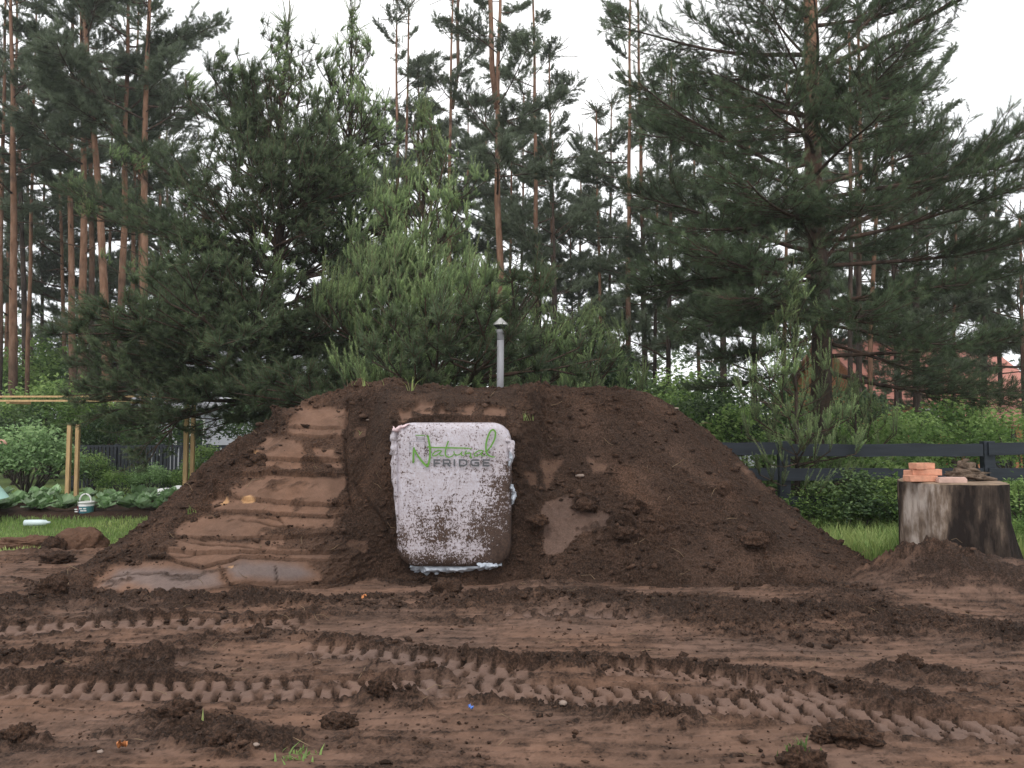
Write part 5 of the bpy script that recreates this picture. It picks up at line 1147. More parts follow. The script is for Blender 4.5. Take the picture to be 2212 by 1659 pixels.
def chunk(name, label, cat, loc, dims, seed, mt, amp=.35, parent=None, sub=3, stretch=(1, 1, 1), group=None, freq=2.2, pressed=.12):
    """a ragged lump: a displaced ball"""
    import bmesh
    bm = bmesh.new(); bmesh.ops.create_icosphere(bm, subdivisions=sub, radius=1); v = np.array([x.co[:] for x in bm.verts]); bm.verts.index_update(); t = np.array([[x.index for x in f.verts] for f in bm.faces]); bm.free()
    q = v @ frame_to((.4, .5, .77)) * freq
    n1 = .75 * (fbm(q[:, 0] + seed, q[:, 1], seed, 4, .6) + fbm(q[:, 1] + seed, q[:, 2], seed + 3, 4, .6) + fbm(q[:, 2] + seed, q[:, 0], seed + 5, 4, .6))
    n1 = np.clip(n1, -.9, .9) + .35 * (fbm(q[:, 0] * 3, q[:, 1] * 3, seed + 9, 3, .7) + fbm(q[:, 1] * 3, q[:, 2] * 3, seed + 10, 3, .7)); v = v * (1 + amp * n1)[:, None] * np.array(dims); v[:, 2] = np.maximum(v[:, 2], -dims[2] * .55)
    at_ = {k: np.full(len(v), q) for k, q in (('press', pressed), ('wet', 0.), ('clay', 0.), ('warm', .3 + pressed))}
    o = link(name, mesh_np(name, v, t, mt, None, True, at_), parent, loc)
    if label: tag(o, label, cat, group)
    return o
M['rotten'] = simple('rotten_wood', (.135, .095, .068), .95, .5, 12, .9, .01, (1, 3, 3))
def rotten():
    p = onstump(2085, -.02); root = thing('rotten_wood', 'ragged heap of rotten bark and wood on the stump', 'wood', p)
    chunk('bark_piece', None, None, (0, 0, .05), (.15, .10, .055), 3, M['rotten'], .5, root); chunk('bark_piece', None, None, (.02, .02, .125), (.075, .06, .055), 8, M['rotten'], .5, root); chunk('bark_piece', None, None, (.10, .0, .03), (.09, .07, .04), 12, M['rotten'], .5, root)
    for i, (a, b) in enumerate([((-.15, -.03, .03), (.05, .02, .11)), ((-.02, -.06, .06), (.15, -.02, .075)), ((.0, -.05, .10), (.11, -.06, .09)), ((-.02, 0, .17), (.05, .01, .19)), ((-.1, -.06, .02), (.06, -.09, .05))]):
        link('splinter', Geo().add(*tube([a, tuple((np.array(a) + b) / 2 + np.array([0, 0, .012])), b], [.016, .02, .008], 6)).mesh('splinter', [M['rotten']]), root)
rotten()
tag(link('bark_flake', Geo().add(*tube([(-.09, 0, .012), (0, .02, .022), (.10, -.01, .012)], [.02, .03, .012], 6)).mesh('bark_flake', [M['rotten']]), None, onstump(2130, -.05)), 'flat dark bark flake lying at the right side of the stump top', 'bark')

# ------------------------------------------------------------------ fences
def slat_fence():
    Yf = 9.9; x0 = at(1250, 950, Yf)[0]; root = thing('board_fence', 'slate grey board fence running behind the stump and the undergrowth', 'fence', (x0, Yf, 0)); rng = random.Random(2)
    xs = [at(px, 950, Yf)[0] - x0 for px in (1254, 1692, 2132, 2572)]; zt = at(2132, 953, Yf)[2]
    for x in xs:
        v, t = bevbox(.135, .11, zt + .3, .008); v[:, 2] -= .3; link('post', mesh_np('post', v, t, M['slate'], None, False), root, (x, 0, 0))
    def rail(xa, xb, zc, h, seed):
        n = 26; X = np.linspace(xa, xb, n); up = zc + h / 2 + .012 * fbm(X * 1.6, 0 * X, seed, 3); dn = zc - h / 2 + .008 * fbm(X * 1.9, 0 * X + 5, seed, 3); V = []
        for y in (-.085, -.058): V += [np.stack([X, 0 * X + y, dn], 1), np.stack([X, 0 * X + y, up], 1)]
        a, b, c, d = [np.arange(n) + k * n for k in range(4)]; t = []
        for p, q in ((a, b), (b, d), (d, c), (c, a)):
            t += [np.stack([p[:-1], p[1:], q[1:]], 1), np.stack([p[:-1], q[1:], q[:-1]], 1)]
        t.append(np.array([[a[0], b[0], d[0]], [a[0], d[0], c[0]], [a[-1], d[-1], b[-1]], [a[-1], c[-1], d[-1]]]))
        link('rail', mesh_np('rail', np.concatenate(V), np.concatenate(t), M['slate'], None, False), root)
    for i in range(3):
        rail(xs[i] - .03, xs[i + 1] - .10, at(1800, 969 + (3 if i == 1 else 0), Yf)[2], .150, 450 + i); rail(xs[i] - .03, xs[i + 1] - .10, at(1800, 1024, Yf)[2], .15, 460 + i); rail(xs[i] - .03, xs[i + 1] - .10, at(1800, 1085, Yf)[2], .15, 470 + i)
slat_fence()
def paling_fence():
    Yf = 17.2; x0 = at(150, 970, Yf)[0]; root = thing('paling_fence', 'dark paling fence with narrow gaps at the back of the lawn', 'fence', (x0, Yf, 0)); x1 = at(545, 970, Yf)[0] - x0; zt = at(400, 964, Yf)[2]
    v, t = bevbox(.058, .022, zt - .06, .004); me = mesh_np('paling', v, t, M['blackboard'], None, False); rng = random.Random(4); x = 0.0
    while x < x1: link('paling', me, root, (x, rng.uniform(-.004, .004), .05 + rng.uniform(-.012, .012)), (0, rng.uniform(-.01, .01), 0)); x += .082 + rng.uniform(-.004, .004)
    for z, h in ((zt - .03, .055), (.28, .08)):
        v, t = box(-.05, x1 + .05, .014, .05, z, z + h); link('rail', mesh_np('rail', v, t, M['blackboard'], None, False), root)
    for k in range(5):
        v, t = bevbox(.08, .08, zt + .35, .006); v[:, 2] -= .3; link('post', mesh_np('post', v, t, M['blackboard'], None, False), root, (x1 * k / 4, .095, 0))
paling_fence()

# wooden frame of fresh pine posts with paired rails
def frame():
    Yf = 13.4; x0 = at(210, 1100, Yf)[0]; root = thing('garden_trellis', 'tall garden trellis of fresh pine posts with paired top rails over the vegetable bed', 'trellis', (x0, Yf, 0))
    def post(px, dy, ytop, w):
        p = at(px, 1050, Yf + dy); zt = at(px, ytop, Yf + dy)[2]; v, t = bevbox(w, w, zt + .2, .005, rs, .001); v[:, 2] -= .2; link('post', mesh_np('post', v, t, M['newwood'], None, False), root, (p[0] - x0, dy, 0), (0, rs.uniform(-.008, .008), 0))
    post(-130, -.2, 858, .062); post(-112, .25, 856, .060); post(400, -.2, 858, .066); post(414, .25, 856, .060)
    for dy, y, w in ((-.2, 866, .030), (.25, 857, .030)):
        xa = at(-150, y, Yf + dy)[0] - x0; xb = at(425, y, Yf + dy)[0] - x0; z = at(200, y, Yf + dy)[2]; v, t = box(xa, xb, dy - .10, dy - .055, z - w / 2, z + w / 2); link('rail', mesh_np('rail', v, t, M['newwood'], None, False), root)
    for px in (300, 40):
        p = at(px, 860, Yf)[0] - x0; z = at(px, 861, Yf)[2]; v, t = box(p - .03, p + .03, -.28, .30, z - .09, z - .045); link('crosspiece', mesh_np('crosspiece', v, t, M['newwood'], None, False), root)
frame()
for px, dy, w, lab in ((146, -.2, .062, 'left one of two slim wooden posts standing by the bucket'), (165, .25, .060, 'right one of two slim wooden posts standing by the bucket')):
    p = at(px, 1050, 13.4 + dy); zt = at(px, 917, 13.4 + dy)[2]; v, t = bevbox(w, w, zt + .2, .005, rs, .001); v[:, 2] -= .2
    tag(link('wooden_post', mesh_np('wooden_post', v, t, M['newwood'], None, False), None, (p[0], 13.4 + dy, 0), (0, rs.uniform(-.012, .012), 0)), lab, 'post', 'slim wooden posts by the bucket')

# ------------------------------------------------------------------ vegetable bed with cabbages
def bed():
    n = 60; X = np.linspace(-9.6, -4.6, n); Yy = np.linspace(12.3, 14.9, 24); A, B = np.meshgrid(X, Yy); z = .05 + .05 * fbm(A * 3, B * 3, 480, 4) - .12 * (sstep(12.6, 12.3, B) + sstep(14.6, 14.9, B) + sstep(-4.9, -4.6, A)); one = np.ones(A.size)
    o = structure(link('vegetable_bed', mesh_np('vegetable_bed', np.stack([A.ravel(), B.ravel(), z.ravel()], 1), grid_tris(24, n), M['soil'], None, True, {'press': one * .1, 'wet': 0 * one, 'clay': 0 * one, 'warm': 0 * one}))); o['label'] = 'dark soil of the vegetable bed'
bed()
M['cabbage'] = leafmat('cabbage_leaves', [(0, (.12, .21, .08)), (.5, (.27, .41, .20)), (1, (.56, .66, .50))], .3, .45)
def cabbage_mesh(rng, n=11):
    g = Geo()
    for i in range(n):
        a = i * 2.4 + rng.normal() * .2; el = rng.uniform(.25, 1.15); L = rng.uniform(.17, .30); Wd = L * .42; ns_, nw = 5, 5; P = []
        for u in np.linspace(0, 1, ns_):
            for q in np.linspace(-1, 1, nw):
                w = Wd * math.sin(math.pi * (.12 + .80 * u)) * q; r = L * u * math.cos(el); zz = L * u * math.sin(el) - .10 * L * u * u + .05 * abs(q) * L + .015 * math.sin(q * 5 + i)
                P.append((r * math.cos(a) - w * math.sin(a), r * math.sin(a) + w * math.cos(a), zz + .03))
        tn = np.tile(np.abs(np.linspace(-1, 1, nw)) * -.25, ns_) + .5 + rng.normal() * .18; g.add(P, grid_tris(ns_, nw), 0, np.clip(tn, 0, 1))
    return g.mesh('cabbage_leaves', [M['cabbage']], True)
CAB = [cabbage_mesh(rb) for _ in range(3)]; k = 0
for row, yy in enumerate((12.75, 13.3, 13.9, 14.5)):
    for i in range(16):
        x = -9.45 + i * .30 + rb.normal() * .06 + row * .11; s = rb.uniform(.55, 1.15)
        o = link('cabbage', CAB[k % 3], None, (x, yy + rb.normal() * .07, .06), (0, 0, rb.uniform(0, 6)), s); tag(o, 'leafy cabbage plant among others in the vegetable bed', 'cabbage', 'cabbages in the vegetable bed'); k += 1

# bucket, bottle, sacks, small heaps on the lawn
def bucket():
    p = gnd(185, 1115, -.03); root = thing('paint_bucket', 'white lidded bucket with a red and teal label on the lawn', 'bucket', (p[0], p[1], -.03)); s = p[1] / FP; r = 17 * s; h = 30 * s
    M['bucket_label'] = m = mat('bucket_label')[0]; n = m.node_tree; b = next(x for x in n.nodes if x.type == 'BSDF_PRINCIPLED'); co = N(n, 'ShaderNodeTexCoord').outputs['Object']; sx = N(n, 'ShaderNodeSeparateXYZ'); n.links.new(co, sx.inputs[0])
    v = math_(n, 'MULTIPLY_ADD', sx.outputs[0], 1 / (2 * r), .5); c = ramp(n, v, [(0, (.45, .06, .06)), (.22, (.42, .05, .05)), (.26, (.05, .13, .20)), (.6, (.06, .22, .26)), (1, (.10, .30, .30))]); n.links.new(c, b.inputs['Base Color'])
    link('body', Geo().add(*tube([(0, 0, 0), (0, 0, .01), (0, 0, h * .98)], [r * .82, r * .86, r * .97], 28)).mesh('body', [M['white']]), root)
    v, t = tube([(0, 0, h * .10), (0, 0, h * .74)], [r * .885, r * .955], 28, False); link('label', Geo().add(v, t).mesh('label', [m]), root)
    link('lettering', Geo().add(*[np.concatenate(q) for q in zip(*[(lambda v, t, o: (v, t + o))(*box(x - .022, x + .022, -r * .985, -r * .93, z, z + .018), i * 8) for i, (x, z) in enumerate([(-.02, h * .55), (.045, h * .55), (.0, h * .40), (.05, h * .40), (-.09, h * .5), (-.085, h * .34)])])]).mesh('lettering', [M['white']], False), root)
    link('lid', Geo().add(*tube([(0, 0, h * .95), (0, 0, h * .955), (0, 0, h * 1.04), (0, 0, h * 1.06)], [r * 1.0, r * 1.06, r * 1.06, r * .9], 28)).mesh('lid', [M['white']]), root)
    a = np.linspace(0, math.pi, 18); link('handle', Geo().add(*tube(np.stack([r * .75 * np.cos(a), 0 * a - .02, h * 1.03 + 17 * s * np.sin(a)], 1), .012, 6)).mesh('handle', [M['white']]), root)
bucket()
M['bottle'] = simple('pale_clear_plastic', (.62, .72, .72), .25, .1, 6)
p = gnd(80, 1137, -.02); tag(link('plastic_bottle', Geo().add(*tube([(-.17, 0, 0), (-.165, 0, 0), (-.05, 0, 0), (.05, .005, 0), (.11, .008, 0), (.135, .01, 0), (.17, .01, 0)], [.012, .042, .045, .043, .038, .017, .016], 12)).mesh('plastic_bottle', [M['bottle']]), None, (p[0], p[1], .03), (0, 0, .12)), 'pale plastic bottle lying on the lawn', 'bottle')
for lab, px, w in (('flat white sack lying at the right end of the vegetable bed', 358, .19), ('plump white sack next to the wooden post by the vegetable bed', 384, .15)):
    p = gnd(px, 1078, 0); chunk('white_sack', lab, 'sack', (p[0], p[1], .12), (w, .14, .09 if w > .18 else .12), int(px), M['white'], .16, freq=1.3)
p = gnd(152, 1188, 0); chunk('soil_heap', 'small heap of red brown soil on the edge of the lawn', 'soil heap', (p[0], p[1] + .2, .02), (.30, .24, .21), 21, M['soil'], .09, sub=5, freq=1.8, pressed=.5)
p = gnd(108, 1192, 0); chunk('soil_clod', 'dark clod left of the small soil heap', 'soil clod', (p[0], p[1] + .1, .02), (.13, .1, .1), 25, M['soil'], .4, sub=4)
p = gnd(35, 1180, 0); chunk('soil_heap', 'low flat patch of orange soil at the left edge of the lawn', 'soil heap', (p[0], p[1] + .2, -.01), (.36, .22, .10), 29, M['soil'], .2, sub=5, freq=2, pressed=.6)
p = gnd(122, 1214, 0); chunk('soil_clod', 'dark clod in front of the small soil heap', 'soil clod', (p[0], p[1], .03), (.14, .09, .07), 31, M['soil'], .4, sub=4)

# ------------------------------------------------------------------ clods, crumbs, stalks and litter on the soil
CL = [('large dark clod on the right above the bottom edge', 1842, 1598, .12, .055), ('crumbled clod just left of the large dark one on the right', 1782, 1600, .06, .035), ('grass topped clod cut by the bottom edge on the right', 1735, 1650, .085, .055), ('dark clod below the wheel tracks in the middle', 822, 1515, .06, .05), ('flat dark clod left of the blue scrap', 735, 1560, .075, .04), ('dark clod near the bottom left corner', 40, 1606, .065, .045), ('dark clod in the crumbled patch of the lower left', 480, 1612, .07, .045), ('dark clod at the upper left of the crumbled patch in the lower left', 385, 1558, .085, .05), ('dark clod on the berm before the door', 965, 1283, .12, .09), ('dark clod at the left end of the berm', 110, 1300, .12, .08), ('dark clod in the upper right of the tracks', 1965, 1440, .07, .05), ('dark clod on the ridge between the tracks', 925, 1452, .06, .045), ('dark clod right of the middle between two tracks', 1410, 1536, .07, .035)]
for i, (lab, px, py, w, h) in enumerate(CL):
    p = surf_pt(px, py); chunk('soil_clod', lab, 'soil clod', (p[0], p[1], p[2] + h * .30), (w, w * .8, h), 50 + i, M['soil'], .32, sub=4, freq=2.5)
for i, (lab, px, py, w) in enumerate([('dark clod hanging over the left edge of the mound', 562, 985, .085), ('dark clod on the left edge of the mound lower down', 437, 1042, .06), ('dark lump above the smooth patch right of the door', 1262, 1090, .11), ('dark lump in the middle of the right flank', 1362, 1097, .09), ('dark lump low on the right flank', 1352, 1150, .10), ('dark lump at the far right of the mound', 1632, 1165, .12), ('dark lump between the door and the smooth patch', 1166, 1122, .09), ('clod on the crest of the mound left of the pipe', 868, 828, .07), ('small clod high on the right flank', 1247, 1022, .04)]):
    p = mound_pt(px, py); chunk('soil_clod', lab, 'soil clod', (p[0], p[1], p[2] - w * .15), (w, w * .8, w * .65), 80 + i, M['soil'], .26, sub=4, freq=1.9)
def crumbs():
    import bmesh
    bm = bmesh.new(); bmesh.ops.create_icosphere(bm, subdivisions=1, radius=1); iv = np.array([x.co[:] for x in bm.verts]); bm.verts.index_update(); it = np.array([[x.index for x in f.verts] for f in bm.faces]); bm.free()
    bm = bmesh.new(); bmesh.ops.create_cube(bm, size=1.3); bmesh.ops.triangulate(bm, faces=bm.faces); cv = np.array([x.co[:] for x in bm.verts]); ct = np.array([[x.index for x in f.verts] for f in bm.faces]); bm.free()
    rng = np.random.default_rng(17); V = []; T = []; n0 = 0; PR = []
    def put(P, S, v0, t0, pr):
        nonlocal n0
        n = len(P); jit = 1 + .35 * rng.normal(size=(n, len(v0), 1)); a = rng.uniform(0, 6.28, n); c, s = np.cos(a), np.sin(a)
        sc = S[:, None] * np.stack([rng.uniform(.7, 1.5, n), rng.uniform(.7, 1.3, n), rng.uniform(.45, .95, n)], 1)
        v = v0[None] * jit * sc[:, None, :]; x = v[..., 0] * c[:, None] - v[..., 1] * s[:, None]; y = v[..., 0] * s[:, None] + v[..., 1] * c[:, None]
        v = np.stack([x, y, v[..., 2]], 2) + P[:, None, :]; V.append(v.reshape(-1, 3)); T.append((t0[None] + (np.arange(n) * len(v0))[:, None, None]).reshape(-1, 3) + n0); n0 += n * len(v0); PR.append(np.repeat(pr, len(v0)))
    # on the yard
    n = 10500; y = np.exp(rng.uniform(math.log(2.4), math.log(8.3), n)); x = rng.uniform(-1, 1, n) * (y * .68 + .3)
    den = sstep(-.1, .55, fbm(x * 1.3, y * 2.4, 11, 4, .6)); kp = rng.random(n) < .22 + .78 * den; x, y = x[kp], y[kp]; S = .0042 * rng.pareto(2.6, len(x)).clip(0, 4) + .004; S *= (y / 5) ** .3
    put(np.stack([x, y, ground_z(x, y) + S * .2], 1), S, iv, it, rng.uniform(-.05, .45, len(x)))
    # thicker along the ridges of loose earth
    for pts, hw, h, l in RIDGES:
        w = np.array(g2(pts)); L = np.linalg.norm(np.diff(w, axis=0), axis=1); n = int(L.sum() * hw * 1500); s = rng.uniform(0, L.sum(), n); ac = np.concatenate([[0], np.cumsum(L)])
        x = np.interp(s, ac, w[:, 0]) + rng.normal(size=n) * hw * .35; y = np.interp(s, ac, w[:, 1]) + rng.normal(size=n) * hw * .75
        kp = y < 8.3; x, y = x[kp], y[kp]; S = .0055 * rng.pareto(2.3, len(x)).clip(0, 4) + .004; put(np.stack([x, y, ground_z(x, y) + S * .2], 1), S, iv, it, rng.uniform(-.10, .22, len(x)))
    # on the mound
    F = MV[:, 30:300].reshape(-1, 3); i = rng.integers(0, len(F), 9000); P = F[i]; vx, vy = proj(P); sk = np.zeros(len(P), bool)
    for s in SLABS + IMPR: sk |= polysd(vx, vy, s) > 2
    sk &= rng.random(len(P)) < .97; P = P[~sk]; S = .005 * rng.pareto(2.2, len(P)).clip(0, 7) + .005
    put(P, S, iv, it, rng.uniform(-.05, .35, len(P)))
    k = np.exp(-(((vx[~sk] - 1330) / 200) ** 2 + ((vy[~sk] - 1140) / 75) ** 2)) + .6 * np.exp(-(((vx[~sk] - (1520 - vy[~sk])) / 60) ** 2)) * (vx[~sk] < 720) + .05
    k = rng.random(len(P)) < k * .35; put(P[k], rng.uniform(.010, .034, k.sum()), iv, it, rng.uniform(-.10, .25, k.sum()))
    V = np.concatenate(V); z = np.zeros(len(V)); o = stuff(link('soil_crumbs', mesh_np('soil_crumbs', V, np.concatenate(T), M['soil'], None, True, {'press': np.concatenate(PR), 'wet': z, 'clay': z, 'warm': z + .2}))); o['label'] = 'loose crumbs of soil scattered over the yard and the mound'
crumbs()
def stalks():
    rng = np.random.default_rng(23); g = Geo()
    def one(p, L, tilt, r=.0022):
        a = rng.uniform(0, 6.28); d = np.array([math.cos(a), math.sin(a) * .6, tilt]); d /= np.linalg.norm(d); m = p + d * L * .5 + rng.normal(size=3) * L * .10; g.add(*tube([p, m, p + d * L + rng.normal(size=3) * L * .1], [r, r * .9, r * .5], 4, False), 0, .5)
    for _ in range(60):
        y = rng.uniform(3.3, 7.3); x = rng.uniform(-.62, .62) * y; one(np.array([x, y, float(ground_z(np.array([x]), np.array([y]))[0]) + .008]), rng.uniform(.03, .12), rng.uniform(0, .5), .0018)
    F = MV[:, 40:300].reshape(-1, 3)
    for i in rng.integers(0, len(F), 80): one(F[i], rng.uniform(.04, .16), rng.uniform(.1, .9), .0025)
    o = stuff(link('dry_stalks', g.mesh('dry_stalks', [M['straw']]))); o['label'] = 'dry stalks and rootlets strewn over the soil'
stalks()
def tuft(name, label, p, n, h, seed, tone=.75, spread=.04, m='grass', bend=1.2):
    rng = np.random.default_rng(seed); xy = np.asarray(p)[:2] + rng.normal(size=(n, 2)) * spread; o = blades(name, xy, h, rng, np.full(n, p[2] - .01), .005, label, tone + rng.normal(size=n) * .15, bend); del o['kind']; tag(o, label, 'grass tuft'); return o
tuft('grass_tuft', 'pale grass tuft on the clod at the bottom right', surf_pt(1722, 1640) + np.array([0, 0, .06]), 30, .03, 1, .22, .04)
tuft('grass_tuft', 'yellowish torn grass tuft at the bottom edge left of the middle', surf_pt(640, 1645), 30, .03, 2, .35, .04, bend=2.5)
tuft('grass_tuft', 'green grass tuft drooping over the crest above the door', mound_pt(888, 842), 9, .16, 3, .9, .02, bend=1.2)
tuft('grass_tuft', 'thin grass tuft on the left shoulder of the crest', mound_pt(800, 830), 14, .10, 4, .8, .12, bend=2)
tuft('grass_tuft', 'thin grass sprig right of the crest above the door', mound_pt(1140, 905), 10, .09, 5, .7, .05, bend=1)
tuft('grass_tuft', 'small grass sprig beside the top slab on the left', mound_pt(778, 935), 12, .06, 6, .7, .06, bend=1)
tuft('grass_tuft', 'pale grass sprig on the left edge of the mound', mound_pt(415, 1105), 8, .09, 7, .8, .05, bend=2)
p = surf_pt(437, 1578); tag(link('grass_tuft', Geo().add([(-.006, 0, 0), (.006, 0, 0), (.004, .0, .03), (-.002, .01, .055)], [(0, 1, 2), (0, 2, 3)], 0, .95).mesh('grass_tuft', [M['grass']]), None, p), 'single pale green blade standing in the dark clods lower left', 'grass blade')
M['blue'] = simple('blue_wrapper', (.10, .22, .62), .4, .2, 30); M['rust'] = simple('dead_orange_leaf', (.50, .19, .07), .8, .35, 30)
def scrap(name, label, cat, px, py, w, h, m, seed, lift=.012):
    p = surf_pt(px, py); n = 7; A, B = np.meshgrid(np.linspace(-1, 1, n), np.linspace(-1, 1, n)); z = lift + .45 * h * fbm(A * 1.1 + seed, B * 1.1, seed, 3) + .2 * h; k = 1 - .25 * (A * A + B * B) * .5
    tag(link(name, Geo().add(np.stack([(A * k * w / 2).ravel(), (B * k * h / 2).ravel(), z.ravel()], 1), grid_tris(n, n)).mesh(name, [M[m]]), None, p, (.5, 0, seed * .7)), label, cat)
scrap('plastic_scrap', 'small crumpled blue plastic scrap below the wheel tracks', 'litter', 1012, 1538, .034, .03, 'blue', 3, .02)
scrap('dead_leaf', 'orange dead leaf near the bottom left', 'leaf', 262, 1634, .05, .06, 'rust', 5, .02); scrap('dead_leaf', 'small tan leaf on the berm left of the door', 'leaf', 790, 1305, .05, .05, 'rust', 7, .02)
M['stone'] = simple('pale_pebble', (.26, .20, .165), .8, .2, 20)
for i, (lab, px, py, s) in enumerate([('pale pebble lower left of the middle', 553, 1630, .011), ('pale pebble at the foot of the right flank', 1915, 1238, .02), ('pale pebble on the soil left of the stump', 1882, 1222, .014), ('pale pebble at the bottom left', 216, 1637, .010), ('flat stone left of the clods at the right tracks', 1217, 1530, .016)]):
    chunk('pebble', lab, 'pebble', surf_pt(px, py) + np.array([0, 0, s * .4]), (s * 1.3, s, s * .8), 140 + i, M['stone'], .2, sub=2)
for i, (lab, px, py, s) in enumerate([('flat pale stone on the middle of the right flank', 1250, 1026, .035), ('pale chip near the top slab', 795, 906, .016), ('white chip at the right shoulder of the crest', 1466, 876, .022)]):
    chunk('pebble', lab, 'pebble', mound_pt(px, py), (s * 1.3, s, s * .6), 150 + i, M['stone'], .2, sub=2)

# ------------------------------------------------------------------ buildings and a car beyond the trees
def gable(root, w, d, zw, zr, wall, roof, over=.35, axis='x'):
    v, t = box(-w / 2, w / 2, 0, d, -.2, zw); link('wall', mesh_np('wall', v, t, wall, None, False), root)
    if axis == 'x':      # ridge along x
        P = [(-w / 2 - over, -over), (-w / 2 - over, d / 2), (-w / 2 - over, d + over)]
        V = []; th = .12
        for x in (-w / 2 - over, w / 2 + over):
            for y, z in ((-over, zw - .10), (d / 2, zr), (d + over, zw - .10)): V += [(x, y, z), (x, y, z + th)]
        q = [(0, 2, 8, 6), (1, 7, 9, 3), (2, 4, 10, 8), (3, 9, 11, 5), (0, 6, 7, 1), (4, 5, 11, 10), (0, 1, 3, 2), (2, 3, 5, 4), (6, 8, 9, 7), (8, 10, 11, 9)]
        tri_v = [(s * w / 2, y, z) for s in (-1, 1) for y, z in ((0.0, zw), (d, zw), (d / 2, zr - .02))]
    else:                # gable faces the viewer
        V = []; th = .12
        for y in (-over, d + over):
            for x, z in ((-w / 2 - over, zw - .10), (0, zr), (w / 2 + over, zw - .10)): V += [(x, y, z), (x, y, z + th)]
        q = [(0, 2, 8, 6), (1, 7, 9, 3), (2, 4, 10, 8), (3, 9, 11, 5), (0, 6, 7, 1), (4, 5, 11, 10), (0, 1, 3, 2), (2, 3, 5, 4), (6, 8, 9, 7), (8, 10, 11, 9)]
        tri_v = [(x, y, z) for y in (0.0, d) for x, z in ((-w / 2, zw), (w / 2, zw), (0, zr - .02))]
    t = [r for a, b, c, e in q for r in ((a, b, c), (a, c, e))]
    [link('gable', mesh_np('gable', tri_v[k:k + 3], [(0, 1, 2)], wall, None, False), root) for k in (0, 3)]; r = link('roof', mesh_np('roof', V, t, roof, None, False), root); return r
M['glass'] = simple('dark_window_glass', (.05, .06, .07), .15, .2, 3, spec=.5)
def window(root, x, z, w, h, frame, y=-.03):
    v, t = box(x - w / 2 - .06, x + w / 2 + .06, y, .05, z - .06, z + h + .06); f = link('window', mesh_np('window', v, t, frame, None, False), root); v, t = box(x - w / 2, x - .03, y - .012, y + .01, z, z + h); v2, t2 = box(x + .03, x + w / 2, y - .012, y + .01, z, z + h)
    link('pane', Geo().add(v, t).add(v2, t2).mesh('pane', [M['glass']], False), f)
def tiles(name, c1, c2, wl):
    m, n, b, o = mat(name); co = N(n, 'ShaderNodeTexCoord').outputs['Object']; w = N(n, 'ShaderNodeTexWave', wave_type='BANDS', bands_direction='Z', i_Scale=wl, i_Distortion=.6); n.links.new(co, w.inputs['Vector']); f = noise(n, 3, 4, co)
    n.links.new(mixc(n, .35, ramp(n, w.outputs['Fac'], [(.2, c1), (.8, c2)]), ramp(n, f, [(.3, c1), (.7, c2)])), b.inputs['Base Color']); b.inputs['Roughness'].default_value = .85; bump(n, b, w.outputs['Fac'], .6, .03); return m
M['redroof'] = tiles('weathered_red_tiles', (.40, .145, .105), (.60, .27, .21), 5); M['greyroof'] = tiles('grey_sheet_roof', (.30, .30, .32), (.44, .44, .46), 4)
M['lilac'] = simple('pale_grey_render', (.50, .50, .56), .85, .08, 2); M['orangewall'] = simple('orange_brick_wall', (.48, .20, .10), .9, .2, 9, .4, .01)
p = at(2020, 900, 33); r1 = thing('red_house', 'house with a weathered red tiled roof beyond the right fence', 'house', (p[0] + 1.3, 33, 0), .25); rf = gable(r1, 8.2, 7.0, 2.3, 5.1, M['orangewall'], M['redroof'])
v, t = box(1.2, 1.9, 2.6, 3.2, 4.2, 5.9); link('chimney', mesh_np('chimney', v, t, M['lilac'], None, False), rf); window(r1, -2.0, .9, 1.1, 1.1, M['white']); window(r1, 1.6, .9, 1.1, 1.1, M['white'])
p = at(2180, 900, 24); r2 = thing('brick_shed', 'orange brick shed at the right edge behind the fence', 'shed', (p[0] + .4, 24, 0), -.1); gable(r2, 2.6, 2.4, 1.45, 1.9, M['orangewall'], M['redroof'], .2); window(r2, .3, .7, .5, .5, M['white'])
v, t = box(-.85, -.25, -.03, .02, 0, 1.25); dr = link('door', mesh_np('door', v, t, M['blackboard'], None, False), r2); v, t = box(-.36, -.31, -.06, -.03, .6, .66); link('handle', mesh_np('handle', v, t, M['steel'], None, False), dr)
p = at(520, 930, 26); r3 = thing('pale_house', 'pale grey house with a grey roof behind the paling fence', 'house', (p[0], 26, 0), .05); gable(r3, 6.2, 5.0, 2.0, 3.9, M['lilac'], M['greyroof']); window(r3, -1.6, .75, .8, .8, M['white']); window(r3, 1.5, .75, .8, .8, M['white'])
p = at(290, 770, 29); r4 = thing('dark_cabin', 'dark timber cabin with a steep gable between the orange pines', 'cabin', (p[0], 29, 0)); gable(r4, 1.25, 1.6, 3.5, 4.45, M['blackboard'], M['blackboard'], .15, 'y')
me = None
for i in range(9):
    if me is None: v, t = box(-.062, .062, -.022, -.002, -.1, 3.48); me = mesh_np('board', v, t, M['blackboard'], None, False)
    link('board', me, r4, (-.55 + i * .1375, 0, 0))
v, t = box(-.28, .28, -.04, -.024, .05, 1.85); link('door', mesh_np('door', v, t, M['slate'], None, False), r4)
M['silver'] = simple('silver_car_paint', (.52, .54, .57), .3, .05, 2, metallic=.4, spec=.5); M['tyre'] = simple('black_rubber', (.02, .02, .02), .8)
